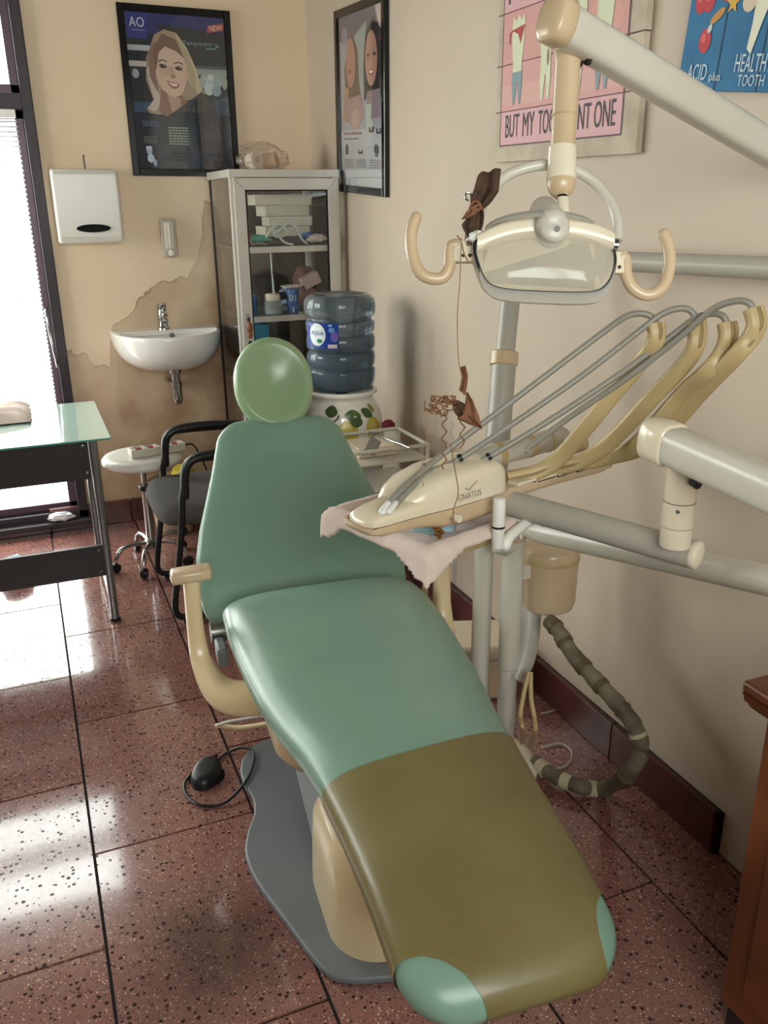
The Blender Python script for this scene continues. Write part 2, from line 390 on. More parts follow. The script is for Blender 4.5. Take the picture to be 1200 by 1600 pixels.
# floor with every terrazzo tile a piece of its own
fl = struct('floor', B().box(XL - T, XR + T, YF - T, YB + T, -.12, -.006), M_grout, smooth=0)
TX, TY, G = .4, .61, .0035
tm = B().box(-TX / 2 + G, TX / 2 - G, -TY / 2 + G, TY / 2 - G, -.006, 0)
tile = obj('tile', tm, M_terr, fl, smooth=0)
first = True
for i in range(-5, 4):
    for j in range(-3, 8):
        x0 = -.025 + i * TX; y0 = .008 + (j + (.5 if i % 2 else 0)) * TY
        x1, y1 = x0 + TX, y0 + TY
        cx0, cx1, cy0, cy1 = max(x0, XL), min(x1, XR), max(y0, YF), min(y1, YB)
        if cx1 - cx0 < .02 or cy1 - cy0 < .02: continue
        if cx1 - cx0 > TX - .001 and cy1 - cy0 > TY - .001:
            if first: t = tile; first = False
            else:
                t = tile.copy(); link(t); t.parent = fl
            t.location = Vector((x0 + TX / 2, y0 + TY / 2, random.uniform(-.0004, .0004)))
        else:
            obj('tile', B().box(cx0 + G, cx1 - G, cy0 + G, cy1 - G, -.006, 0), M_terr, fl, smooth=0)
WX0, WX1, WZ0, WZ1 = -1.70, .16, .04, 2.38
b = B(); b.box(XL - T, WX0, YB, YB + T, 0, ZC); b.box(WX1, XR + T, YB, YB + T, 0, ZC); b.box(WX0, WX1, YB, YB + T, 0, WZ0); b.box(WX0, WX1, YB, YB + T, WZ1, ZC)
struct('wall_back', b, M_wallb, smooth=0)
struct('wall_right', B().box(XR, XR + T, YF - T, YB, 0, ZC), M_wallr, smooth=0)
LY0, LY1, LZ0, LZ1 = 2.8, 4.1, 1.1, 2.4
b = B(); b.box(XL - T, XL, YF - T, LY0, 0, ZC); b.box(XL - T, XL, LY1, YB, 0, ZC); b.box(XL - T, XL, LY0, LY1, 0, LZ0); b.box(XL - T, XL, LY0, LY1, LZ1, ZC)
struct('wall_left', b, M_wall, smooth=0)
FX0, FX1, FZ0, FZ1 = -.75, 1.0, 1.3, 2.45
b = B(); b.box(XL, FX0, YF - T, YF, 0, ZC); b.box(FX1, XR, YF - T, YF, 0, ZC); b.box(FX0, FX1, YF - T, YF, 0, FZ0); b.box(FX0, FX1, YF - T, YF, FZ1, ZC)
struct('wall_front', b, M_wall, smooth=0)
struct('ceiling', B().box(XL - T, XR + T, YF - T, YB + T, ZC, ZC + .1), M_ceil, smooth=0)
# skirting tiles
bb = struct('baseboard_right', B().box(XR - .012, XR, 1.24, YB, 0, .118), M_grout, smooth=0)
y = 1.25
while y < YB - .02:
    y1 = min(y + .4, YB); obj('tile', B().box(XR - .022 - random.uniform(0, .002), XR - .006, y + .002, y1 - .002, .001, .12 + random.uniform(-.001, .001)), M_skirt, bb, smooth=0, bevel=.002); y = y1
bb = struct('baseboard_back', B().box(WX0, XR - .025, YB - .012, YB, 0, .1), M_grout, smooth=0)
x = -1.6
for q in (-1.2, -.8, -.4, -.02, .365, .76, 1.15, XR - .026):
    zt = .035 if q < .1 else .118
    obj('tile', B().box(x + .002, q - .002, YB - .024, YB - .006, .001, .118 if q > .2 else .036), M_skirt, bb, smooth=0, bevel=.002); x = q
# back window: dark frame, sashes, panes, venetian blind
w = struct('window_1', B().box(WX1 - .045, WX1, YB - .03, YB + .1, WZ0, WZ1).box(WX0, WX0 + .05, YB - .03, YB + .1, WZ0, WZ1).box(WX0, WX1, YB - .03, YB + .1, WZ1 - .05, WZ1).box(WX0, WX1, YB - .03, YB + .1, WZ0, WZ0 + .06).box(WX0, WX1, YB - .022, YB + .09, 1.885, 1.95), M_frame, smooth=0, bevel=.004)
obj('glazing_bar', B().box(-.78, -.72, YB - .02, YB + .09, WZ0, WZ1), M_frame, w, smooth=0, bevel=.004)
M_sash = mat('purple_sash', '#59404f', .4)
for (a, c) in ((WX0 + .05, -.78), (-.72, WX1 - .045)):
    for (z0, z1) in ((WZ0 + .06, 1.885), (1.95, WZ1 - .05)):
        s_ = obj('sash', B().box(a, a + .035, YB + .015, YB + .05, z0, z1).box(c - .035, c, YB + .015, YB + .05, z0, z1).box(a, c, YB + .015, YB + .05, z0, z0 + .035).box(a, c, YB + .015, YB + .05, z1 - .035, z1), M_sash, w, smooth=0, bevel=.003)
        obj('pane', B().box(a + .03, c - .03, YB + .03, YB + .034, z0 + .03, z1 - .03), M_glassw, s_, smooth=0)
obj('latch', B().tube(cat([(.098, 4.262, 1.06), (.094, 4.225, 1.05), (.099, 4.215, .95), (.108, 4.225, .84), (.112, 4.25, .80)], 6), [.008, .006, .007, .006, .009], 10, cap=1), M_chrome, w)
obj('sill', B().box(WX0, WX1 + .01, YB - .075, YB - .025, .036, .062), M_frame, w, smooth=0, bevel=.004)
bl = thing('venetian_blind', 'white venetian blind with thin slats hanging inside the bright window', 'blind', (-.31, YB - .045, .6))
b = B()
z = .62
while z < 1.845:
    b.box(-.70, .085, -.010, .010, -.0006, .0006, Matrix.Translation((0, YB - .045, z)) @ Matrix.Rotation(R(30), 4, 'X')); z += .019
obj('slats', b, mat('blind_slat', '#dcdadf', .5), bl, smooth=0, kind='stuff')
obj('bottom_rail', B().box(-.70, .085, YB - .056, YB - .034, .598, .612), M_white, bl, smooth=0, bevel=.002)
obj('head_rail', B().box(-.70, .085, YB - .062, YB - .03, 1.85, 1.882), M_white, bl, smooth=0, bevel=.002)
for x in (-.6, -.3, .0): obj('ladder_cord', B().tube([(x, YB - .058, .6), (x, YB - .058, 1.86)], .0012, 6), M_white, bl)
# left window
w2 = struct('window_2', B().box(XL - .1, XL + .02, LY0, LY0 + .05, LZ0, LZ1).box(XL - .1, XL + .02, LY1 - .05, LY1, LZ0, LZ1).box(XL - .1, XL + .02, LY0, LY1, LZ0, LZ0 + .05).box(XL - .1, XL + .02, LY0, LY1, LZ1 - .05, LZ1).box(XL - .09, XL + .01, 3.42, 3.48, LZ0, LZ1), M_frame, smooth=0, bevel=.004)
for a, c in ((LY0 + .05, 3.42), (3.48, LY1 - .05)): obj('pane', B().box(XL - .05, XL - .045, a, c, LZ0 + .05, LZ1 - .05), M_glassw, w2, smooth=0)
w3 = struct('fill_window', B().box(FX0, FX0 + .05, YF - .1, YF + .02, FZ0, FZ1).box(FX1 - .05, FX1, YF - .1, YF + .02, FZ0, FZ1).box(FX0, FX1, YF - .1, YF + .02, FZ0, FZ0 + .05).box(FX0, FX1, YF - .1, YF + .02, FZ1 - .05, FZ1).box(-.30 + .60, .36, YF - .09, YF + .01, FZ0, FZ1), M_frame, smooth=0, bevel=.004)  # unseen window behind the camera, added and sized to light backrest and back wall
for a, c in ((FX0 + .05, .30), (.36, FX1 - .05)): obj('pane', B().box(a, c, YF - .05, YF - .045, FZ0 + .05, FZ1 - .05), M_glassw, w3, smooth=0)
struct('yard_ground', B().box(XL - 8, XR + 6, YF - 6, YB + 8, -.3, -.121), mat('yard_concrete', '#a8a8a2', .9), smooth=0)  # concrete yard ground laid outside the room

# ---------------------------------------------------------------- pictures on the walls
def framed(name, label, F, w, h, fw=.03, d=.022):
    t = thing(name, label, 'poster', F(w / 2, 0, 0))
    b = B()
    for (x0, y0, x1, y1) in ((0, 0, fw, h), (w - fw, 0, w, h), (fw, 0, w - fw, fw), (fw, h - fw, w - fw, h)): b.box(x0, x1, y0, y1, .001, d, F)
    obj('frame', b, M_blackgloss, t, smooth=0, bevel=.003)
    obj('backing', B().box(fw * .5, w - fw * .5, fw * .5, h - fw * .5, .001, .006, F), M_black, t, smooth=0)
    obj('glazing', B().box(fw * .8, w - fw * .8, fw * .8, h - fw * .8, .0155, .0165, F), M_glass, t, smooth=0)
    return t
def curvelines(p, x, y, w, n, dy, col, seed):
    r = random.Random(seed)
    for k in range(n):
        xx = x
        while xx < x + w:
            l = r.uniform(.2, .45) * w * .4; p.rect(xx, y - k * dy, min(xx + l, x + w), y - k * dy + dy * .45, col); xx += l + w * .04
PW, PH = .487, .682
F1 = frame((.541, YB, 1.628), (1, 0, -.008), (0, 0, 1), (0, -1, 0))
p1 = framed('framed_poster', 'black framed dark blue poster of a smiling blonde woman, above the sink', F1, PW, PH)
ix, iy, iw, ih = .03, .03, PW - .06, PH - .06
Fp = frame(F1(ix, iy, .006), (1, 0, -.008), (0, 0, 1), (0, -1, 0))
U = lambda x: x * iw
def H(y): return (1 - y) * ih
p = Print(Fp)
def pr(x0, y0, x1, y1, c): p.rect(U(x0), H(y1), U(x1), H(y0), c)
def pe(x, y, rx, ry, c, rot=0): p.ell(U(x), H(y), rx * iw, ry * ih, c, rot)
def pp(pts, c): p.poly([(U(a), H(b_)) for a, b_ in pts], c)
pr(0, 0, 1, 1, '#1c2236'); pr(0, 0, 1, .12, '#23296b'); pp([(0, 0), (.24, 0), (.2, .16), (0, .2)], '#262f86')
pp([(.3, .06), (1, .1), (1, .36), (.55, .36)], '#27272b'); pr(0, .16, .2, .2, '#23262c'); pr(0, .2, .24, .235, '#b9bdc4'); pr(0, .3, .22, .335, '#c9c3bd')
pr(0, .335, .2, .55, '#22272c'); pe(.06, .38, .035, .03, '#aab0b4'); pr(.6, .33, 1, .37, '#9aa198'); pr(.6, .31, 1, .33, '#4b5457')
pp([(0, .56), (.3, .56), (.2, .62), (0, .63)], '#39536f'); pp([(.78, .55), (1, .5), (1, .62), (.8, .66)], '#3b4f63')
for (x, y, r1, r2, c) in ((.76, .41, .05, .045, '#a9b4b4'), (.83, .42, .06, .06, '#b9c4c6'), (.9, .40, .05, .05, '#9fb0b4'), (.8, .46, .05, .04, '#c7d0cf'), (.88, .47, .05, .035, '#8fa3ad'), (.97, .41, .03, .05, '#a8a99d'), (.83, .38, .03, .02, '#d2d6d2')): pe(x, y, r1, r2, c)
# hair behind, neck, coat, face
pp([(.28, .13), (.38, .095), (.5, .11), (.6, .2), (.66, .3), (.72, .42), (.76, .5), (.66, .52), (.56, .54), (.4, .62), (.26, .64), (.16, .63), (.14, .6), (.22, .55), (.16, .42), (.18, .28)], '#a8917c')
pp([(.5, .11), (.6, .2), (.68, .33), (.73, .46), (.7, .5), (.6, .42), (.52, .24)], '#c9bca0'); pp([(.17, .35), (.21, .33), (.3, .56), (.22, .62), (.15, .6), (.22, .54)], '#c7b7a8')
pp([(.2, .25), (.27, .17), (.35, .22), (.28, .35), (.27, .5), (.2, .4)], '#8c6c60')
pp([(.3, .48), (.5, .5), (.58, .56), (.5, .66), (.36, .66), (.26, .62)], '#8c6658')
pp([(.36, .5), (.5, .53), (.48, .62), (.4, .64)], '#b79684')
pp([(.55, .56), (.72, .48), (.86, .56), (.9, .78), (.93, 1), (.2, 1), (.26, .74), (.36, .64), (.46, .6)], '#232426'); pp([(.72, .5), (.86, .56), (.9, .8), (.72, .8)], '#3b3a3a'); pp([(.62, .6), (.66, .6), (.68, .9), (.62, .9)], '#15161a')
pe(.43, .35, .165, .155, '#d3b3a0', -.18); pe(.44, .43, .115, .09, '#d9baa6', -.1); pe(.37, .33, .07, .06, '#c9a592'); pe(.43, .26, .13, .07, '#d8bca9', -.1)
pp([(.27, .2), (.36, .12), (.52, .16), (.58, .28), (.5, .23), (.38, .2), (.31, .24), (.27, .36), (.25, .28)], '#7c5e4e'); pp([(.48, .12), (.6, .22), (.67, .38), (.66, .47), (.6, .4), (.57, .28)], '#b8a588')
for ex, ey in ((.34, .325), (.50, .335)):
    pe(ex, ey, .038, .013, '#4a3434', -.1); pe(ex, ey, .014, .011, '#1a1216'); pe(ex + .01, ey - .003, .004, .004, '#e8e0dc'); p.line([(U(ex - .045), H(ey - .028)), (U(ex), H(ey - .04)), (U(ex + .045), H(ey - .028))], .005, '#5d443a')
pp([(.42, .32), (.435, .32), (.46, .385), (.44, .395), (.41, .385)], '#c29a86'); pe(.437, .39, .025, .009, '#9a6e60')
pp([(.365, .415), (.42, .425), (.5, .435), (.48, .46), (.43, .47), (.39, .45)], '#a3564c'); pp([(.38, .424), (.42, .432), (.485, .438), (.46, .452), (.42, .45)], '#f0e6de')
p.text('AO', U(.04), H(.09), U(.19), H(.03), '#cfd3de'); curvelines(p, U(.06), H(.112), U(.14), 1, .009, '#8c90b0', 31)
p.poly([(U(.82), H(.1)), (U(.99), H(.075)), (U(1.0), H(.03)), (U(.83), H(.055))], '#b1403a'); p.text('NEW!', U(.85), H(.083), U(.98), H(.047), '#e8c9bc', .09)
p.text('Temporary', U(.56), H(.19), U(.86), H(.155), '#8ba0a4'); p.line([(U(.8), H(.2)), (U(.88), H(.2)), (U(.93), H(.18)), (U(.9), H(.165))], .004, '#6fb0b8')
for k in range(7):
    y = .715 + k * .018; curvelines(p, U(.34), H(y + .012), U(.21), 1, .011, '#a9b59a', 20 + k)
curvelines(p, U(.08), H(.69), U(.16), 3, .008, '#6f86a8', 3); curvelines(p, U(.08), H(.79), U(.13), 4, .008, '#7c8a78', 4); curvelines(p, U(.25), H(.9), U(.6), 3, .014, '#3c4250', 5); curvelines(p, U(.45), H(.6), U(.3), 2, .01, '#6a5a52', 8)
pe(.12, .88, .03, .025, '#9aa4b8'); pe(.13, .93, .035, .03, '#b0bcc8'); pe(.17, .96, .02, .025, '#8ea0b4'); pr(.09, .85, .15, .87, '#b4b8c4')
p.done('print', p1)

PW, PH = .545, .70
F2 = frame((XR, 3.820, 1.552), (0, -1, -.055), (0, -.012, 1), (-1, 0, 0))
p2 = framed('framed_poster', 'narrow black framed pale poster of two smiling women, on the wall right of the cabinet', F2, PW, PH)
iw, ih = PW - .06, PH - .06
Fp = frame(F2(.03, .03, .006), (0, -1, -.055), (0, -.012, 1), (-1, 0, 0))
p = Print(Fp)
pr(0, 0, 1, 1, '#a7a5ab'); pr(0, 0, 1, .14, '#5d5868'); pp([(.3, .14), (.62, .06), (.55, .4), (.3, .45)], '#9ba39f'); pp([(.8, 0), (1, 0), (1, .22), (.88, .1)], '#c7b4b0'); pe(.12, .11, .07, .05, '#8b8694')
pp([(.3, .1), (.42, .2), (.45, .4), (.5, .5), (.3, .52), (.12, .56), (.1, .3), (.2, .14)], '#5f4b3c'); pe(.25, .27, .11, .14, '#b2806a'); pp([(.1, .4), (.2, .42), (.16, .62), (.05, .6)], '#b08766')
pp([(.55, .3), (.6, .13), (.78, .05), (.95, .14), (1, .3), (1, .5), (.7, .46), (.56, .5)], '#221d20'); pe(.72, .27, .13, .15, '#b08474'); pe(.72, .35, .09, .07, '#bb8f7e')
for ex in (.66, .79): pe(ex, .25, .03, .009, '#2a1c1c')
pe(.72, .345, .06, .016, '#8c443e'); pe(.72, .343, .045, .008, '#ece2dc'); pe(.23, .32, .05, .012, '#93504a')
pp([(.1, .48), (.5, .46), (.55, .58), (.4, .66), (.3, .66), (.15, .6)], '#a58a86'); pp([(.62, .45), (.9, .44), (.95, .6), (.62, .6)], '#8f7d85'); pp([(.6, .52), (.72, .52), (.7, .6), (.78, .64), (.64, .68), (.6, .66)], '#b4c2b4'); pe(.35, .6, .1, .06, '#c0a090')
pr(0, .66, 1, 1, '#b9b9bb'); curvelines(p, U(.06), H(.69), U(.45), 1, .02, '#8d5c66', 41); curvelines(p, U(.06), H(.72), U(.38), 1, .014, '#6d5c62', 42)
for (x, y) in ((.72, .68), (.88, .69)): pr(x - .05, y - .03, x - .02, y, '#38343c'); pr(x + .02, y - .03, x + .05, y, '#38343c'); pr(x - .05, y - .01, x + .05, y, '#38343c')
pr(.1, .76, .18, .81, '#4d4a54'); pe(.14, .765, .035, .02, '#4d4a54'); pr(.42, .79, .52, .805, '#3c3a42'); pr(.42, .775, .44, .8, '#3c3a42'); pr(.5, .775, .52, .8, '#3c3a42'); pe(.83, .78, .05, .03, '#55535c'); pr(.8, .77, .86, .82, '#55535c')
for x in (.08, .38, .7): curvelines(p, U(x), H(.845), U(.22), 4, .009, '#8e8c92', int(x * 99))
p.done('print', p2)

# pink plank sign
def planks(name, label, F, w, h, cuts, vertical, thick, mats, catn='sign'):
    t = thing(name, label, catn, F(w / 2, 0, 0))
    for i, (a, c) in enumerate(zip(cuts, cuts[1:])):
        j = random.uniform(0, .0012)
        bx = B().box(a + .001, c - .001, 0, h, .002, thick - j, F) if vertical else B().box(random.uniform(0, .004), w - random.uniform(0, .004), a + .001, c - .001, .002, thick - j, F)
        obj('plank', bx, mats, t, smooth=0, bevel=.0015)
    return t
SW, SH = .66, .52
exs = Vector((0, -1, -.012)); eys = Vector((.0, -.0, 1))
F3 = frame((XR, 2.420, 1.610), exs, eys, (-1, 0, 0))
M_pinkw = mat('whitewashed_plank', '#c6b9a4', .8, col2='#a99b86', scale=14, fac=.8, bump=.5, bscale=90)
sg = planks('wooden_sign', 'pink plank sign with painted teeth reading I got 99 problems', F3, SW, SH, [0, .135, .255, .385, SH], False, .02, M_pinkw)
p = Print(frame(F3(0, 0, .0205), exs, eys, (-1, 0, 0)))
PK, PK2 = '#cf9a94', '#d3a3a6'
for (a, c, col) in ((.045, .134, PK2), (.136, .254, PK), (.256, .384, '#cd9690'), (.386, .49, PK2)): p.rect(.03, a, SW - .06, c, col)
p.rect(.03, .15, SW - .06, .2, '#d2a29a'); p.ell(.5, .3, .08, .04, '#d49c92')
for pts in ([(.03, .045), (SW - .06, .045), (SW - .06, .49), (.03, .49), (.03, .045)],): p.line(pts, .004, '#5d3b4b')
for yy in (.135, .255, .385): p.line([(.0, yy), (SW, yy)], .003, '#6b3f45')
p.text('I', .055, .405, .065, .475, '#33303a'); p.text('GOT', .10, .405, .19, .475, '#33303a'); p.text('99', .215, .405, .275, .475, '#33303a'); p.text('PROBLEMS', .31, .40, .575, .475, '#33303a')
p.text('BUT', .06, .065, .135, .125, '#33303a'); p.text('MY', .155, .065, .215, .125, '#33303a'); p.text('TOOTH', .235, .065, .365, .125, '#33303a'); p.text('AINT ONE', .38, .065, .575, .125, '#33303a')
def tooth(x, s, legs, extra):
    c = '#cfd2b4'
    p.poly([(x - .032, .30), (x - .034, .345), (x - .028, .372), (x - .014, .358), (x, .372), (x + .014, .358), (x + .028, .372), (x + .034, .345), (x + .030, .30), (x + .022, .25), (x + .026, .2), (x + .02, .15), (x + .010, .15), (x + .002, .21), (x - .002, .21), (x - .010, .15), (x - .02, .15), (x - .026, .2), (x - .024, .25)], c)
    if legs: p.poly([(x - .027, .232), (x + .025, .232), (x + .026, .2), (x + .02, .15), (x + .010, .15), (x + .002, .205), (x - .002, .205), (x - .010, .15), (x - .02, .15), (x - .028, .2)], '#7f9098')
    if extra == 'scarf': p.poly([(x - .036, .338), (x + .034, .345), (x + .012, .30), (x - .002, .325)], '#a83a38'); p.line([(x - .03, .337), (x - .045, .33), (x - .044, .305)], .006, '#a83a38')
    if extra == 'leaf': p.ell(x - .012, .36, .018, .012, '#6f8d6c', .6); p.ell(x + .01, .25, .006, .02, '#8a6c50')
    if extra == 'loop': p.ell(x, .37, .022, .03, '#7a6a4a'); p.ell(x, .365, .015, .022, c)
tooth(.115, 1, True, 'scarf'); tooth(.26, 1, False, 'leaf'); tooth(.40, 1, False, 'none'); tooth(.51, 1, True, 'loop')
p.done('print', sg)
# blue plank sign
exb = Vector((0, -.993, -.118)); eyb = Vector((0, -.118, .993))
F4 = frame((XR, 1.640, 1.722), exb, eyb, (-1, 0, 0))
M_bluew = mat('blue_plank', '#2f7099', .7, col2='#28628a', scale=12, fac=.8, bump=.4, bscale=90)
s2 = planks('wooden_sign', 'blue plank sign with painted fruit and tooth reading acid plus healthy tooth', F4, .46, .5, [0, .115, .23, .345, .46], True, .02, M_bluew)
p = Print(frame(F4(0, 0, .0205), exb, eyb, (-1, 0, 0)))
for q in (.115, .23, .345): p.line([(q, 0), (q, .5)], .003, '#1c3550')
def berry(x, y, r, rot=0): p.ell(x, y, r, r * 1.35, '#b5303c', rot); p.ell(x - r * .3, y + r * .3, r * .4, r * .5, '#cf5a5c', rot); p.ell(x + r * .5, y + r * 1.25, r * .35, r * .5, '#b9c4bc', -.6)
berry(.035, .165, .018); berry(.058, .165, .017); berry(.105, .18, .016); berry(.065, .092, .017)
p.ell(.065, .24, .035, .009, '#b07a3c', .15); p.ell(.09, .135, .022, .008, '#b8853c', .6)
sx, sy = .128, .155; st = []
for k in range(10):
    rr = .02 if k % 2 == 0 else .008; st.append((sx + rr * math.sin(k * PI / 5), sy + rr * math.cos(k * PI / 5)))
p.poly(st, '#cda13c')
TC = '#d6d3bd'
p.poly([(.20, .34), (.185, .26), (.187, .2), (.19, .12), (.187, .075), (.2, .065), (.212, .11), (.225, .15), (.24, .165), (.255, .14), (.262, .09), (.266, .07), (.28, .075), (.285, .14), (.29, .22), (.285, .3), (.27, .36), (.24, .345), (.215, .36)], TC)
p.ell(.165, .2, .014, .05, TC, .1); p.ell(.172, .155, .018, .018, '#cbb9a2'); p.ell(.17, .27, .02, .018, '#4d8a55'); p.ell(.236, .2, .02, .014, '#3a3440'); p.ell(.215, .28, .008, .012, '#2a2a30'); p.ell(.255, .28, .008, .012, '#2a2a30')
p.line([(.212, .24), (.236, .23), (.26, .24)], .003, '#2a2a30')
p.text('ACID', .03, .02, .088, .05, '#b8c6cc'); p.text('plus', .098, .014, .13, .035, '#b8c6cc'); p.text('HEALTHY', .165, .035, .262, .066, '#b8c6cc'); p.text('TOOTH', .18, .01, .25, .03, '#b8c6cc')
p.done('print', s2)

# ---------------------------------------------------------------- dental chair (u across, v along towards the head, from a point on the floor)
CO = Vector((.62, 1.9, 0)); A5 = R(5)
CU_, CV_ = Vector((math.cos(A5), -math.sin(A5), 0)), Vector((math.sin(A5), math.cos(A5), 0))
def L(u, v, z): return CO + CU_ * u + CV_ * v + Vector((0, 0, z))
def slab(path, Wd, Th, ra, rb, ns=72, nr=44, dish=.0, e=.55, off=0, side=None):
    """cushion swept along a (v,z) profile; returns a function of (s, ring angle)"""
    P3 = [Vector((0, a, c)) for a, c in path]; C = cat(P3, 24)
    ln = [0]
    for a, c in zip(C, C[1:]): ln.append(ln[-1] + (c - a).length)
    Lt = ln[-1]
    def at(d):
        d = min(max(d, 0), Lt)
        for i in range(len(ln) - 1):
            if ln[i + 1] >= d: break
        f = (d - ln[i]) / max(ln[i + 1] - ln[i], 1e-9)
        return C[i].lerp(C[i + 1], f), (C[min(i + 2, len(C) - 1)] - C[max(i - 1, 0)]).normalized()
    def f(i, j):
        t = i
        d = Lt * (.5 - .5 * math.cos(PI * t)) if True else Lt * t
        c, tg = at(d); n = Vector((0, -tg.z, tg.y))
        w = lerpl(Wd, d / Lt); th = lerpl(Th, d / Lt)
        for dd, r in ((d, ra), (Lt - d, rb)):
            if dd < r: w -= r * (1 - math.sqrt(max(0, 1 - (1 - dd / r) ** 2)))
            rt = th * .62
            if dd < rt: th_f = math.sqrt(max(0, 1 - (1 - dd / rt) ** 2)); th = th * th_f
        w += off; th += 2 * off
        an = 2 * PI * j
        x = w * spow(math.cos(an), e); y = th / 2 * spow(math.sin(an), e * 1.35)
        if y > 0 and dish: 
            q = max(0, 1 - (x / max(w, 1e-4)) ** 2); ed = min(1, min(d, Lt - d) / .12); y -= dish * q * q * (ed ** 1.5)
        return L(x, c.y + n.y * y, c.z + n.z * y)
    return f
ch = thing('dental_chair', 'pale green dental chair with olive covered leg rest on a grey base plate', 'dental chair', L(0, -.25, 0))
# base plate
left = [(0, -.70), (-.06, -.695), (-.146, -.671), (-.188, -.625), (-.235, -.48), (-.275, -.346), (-.284, -.25), (-.268, -.18), (-.240, -.11), (-.235, -.05), (-.247, .02), (-.245, .09), (-.215, .155), (-.156, .195), (0, .21)]
full = left + [(-a, c) for a, c in left[-2:0:-1]]
sm = [(q.x, q.y) for q in cat([(a, c, 0) for a, c in full], 5, closed=True)]
obj('base_plate', B().prism(sm, L, .001, .02), M_paintgrey, ch, bevel=.005, smooth=30)
# pedestal: cream foot cover, grey slanting lift arm, cream seat carriage
def rrect(hu, v0, v1, z, r=.05, n=6, c=0):
    o = []
    for (sx, vv, a0) in ((1, v1 - r, 0), (-1, v1 - r, PI / 2), (-1, v0 + r, PI), (1, v0 + r, 3 * PI / 2)):
        for k in range(n + 1):
            a = a0 + PI / 2 * k / n; o.append(L(c + sx * (hu - r) + r * math.cos(a), vv + r * math.sin(a), z))
    return o
obj('foot_cover', B().loft([rrect(.150, -.66, -.30, .018, .11, 10), rrect(.150, -.66, -.30, .06, .11, 10), rrect(.148, -.655, -.305, .15, .11, 10), rrect(.145, -.645, -.31, .215, .11, 10), rrect(.132, -.625, -.325, .25, .10, 10), rrect(.10, -.58, -.36, .268, .08, 10)]), M_cream, ch)
obj('lift_arm', B().prism([(-.44, .022), (-.34, .022), (.10, .20), (.10, .40), (-.06, .42), (-.43, .225)], lambda a, c, d: L(d, a, c), -.125, .125), mat('lift_grey', '#8b8d8f', .4), ch, bevel=.006)
obj('rear_link', B().prism([(-.02, .022), (.13, .022), (.13, .38), (.0, .38)], lambda a, c, d: L(d, a, c), -.10, .10), M_paintgrey, ch, bevel=.006)
obj('seat_carriage', B().loft([rrect(.15, -.36, .10, .315, .06), rrect(.19, -.42, .13, .335, .07), rrect(.215, -.44, .14, .38, .07), rrect(.22, -.44, .14, .47, .07)]), M_cream, ch)
obj('leg_rest_board', B().loft([rrect(.15, -.95, -.42, .435, .05), rrect(.155, -.96, -.42, .465, .05)]), M_ivory, ch, bevel=.004)
# cushions
SP = [(.125, .425), (.10, .475), (.04, .503), (-.1, .506), (-.32, .502), (-.5, .506), (-.62, .514), (-.72, .515), (-.85, .506), (-.95, .498), (-1.05, .479), (-1.13, .452), (-1.158, .434)]
SW_ = [.255, .262, .266, .262, .254, .244, .226, .204, .19, .181, .176, .173, .17]
sf = slab(SP, SW_, [.1, .11, .12, .12, .115, .105, .10, .10, .10, .10, .10, .10, .09], .07, .09, 90, 56, dish=.022)
obj('seat_cushion', B().grid(sf, 90, 56, wv=True), M_vinyl, ch, smooth=60)
cf = slab(SP, SW_, [.1, .11, .12, .12, .115, .105, .10, .10, .10, .10, .10, .10, .09], .07, .09, 90, 56, dish=.022, off=.0025)
cb = B().grid(cf, 150, 72, wv=True)
# cut the cover: seam across, lens-shaped openings at both foot corners
bm = bmesh.new()
vs = [bm.verts.new(v) for v in cb.v]
for f in cb.f:
    try: bm.faces.new([vs[i] for i in f])
    except ValueError: pass
def lo(p): d = p - CO; return d.dot(CU_), d.dot(CV_), d.z
def cutp(u, v, nu, nv):
    n = CU_ * nu + CV_ * nv
    bmesh.ops.bisect_plane(bm, geom=bm.verts[:] + bm.edges[:] + bm.faces[:], plane_co=L(u, v, 0), plane_no=n, dist=1e-6)
SV, SS = -.712, -.10
cutp(0, SV, SS, 1)
CORN = ((-.195, -1.215, .135), (.228, -1.150, .105))
for cu_, cv_, cr_ in CORN:
    for k in range(28):
        a = 2 * PI * (k + .5) / 28; cutp(cu_ + cr_ * math.cos(a), cv_ + cr_ * math.sin(a), math.cos(a), math.sin(a))
dele = []
for f in bm.faces:
    u, v, z = lo(f.calc_center_median())
    if v + SS * u > SV: dele.append(f); continue
    for cu_, cv_, cr_ in CORN:
        if all((u - cu_) * math.cos(2 * PI * (k + .5) / 28) + (v - cv_) * math.sin(2 * PI * (k + .5) / 28) < cr_ for k in range(28)): dele.append(f); break
bmesh.ops.delete(bm, geom=dele, context='FACES')
bm.verts.ensure_lookup_table(); bm.verts.index_update()
c2 = B(); c2.v = [v.co.copy() for v in bm.verts]; c2.f = [[v.index for v in f.verts] for f in bm.faces]; c2.mi = [0] * len(c2.f); bm.free()
cov = obj('leg_cover', c2, M_cover, ch, smooth=60, label='translucent olive brown vinyl cover')
BP = [(.185, .355), (.235, .43), (.30, .52), (.37, .61), (.44, .70), (.51, .79), (.585, .885)]
bf = slab(BP, [.262, .296, .302, .298, .278, .250, .222, .198, .176], [.085, .1, .1, .095, .09, .085, .08, .075, .07], .12, .07, 80, 48, dish=.022)
obj('backrest', B().grid(bf, 80, 48, wv=True), M_vinyl, ch, smooth=60)
# back shell behind the cushion
sh = slab([(a + .045, c - .032) for a, c in BP], [.22, .25, .25, .24, .22, .19, .15], [.03] * 3, .08, .06)
obj('back_shell', B().grid(sh, 40, 24, wv=True), M_ivory, ch, smooth=60)
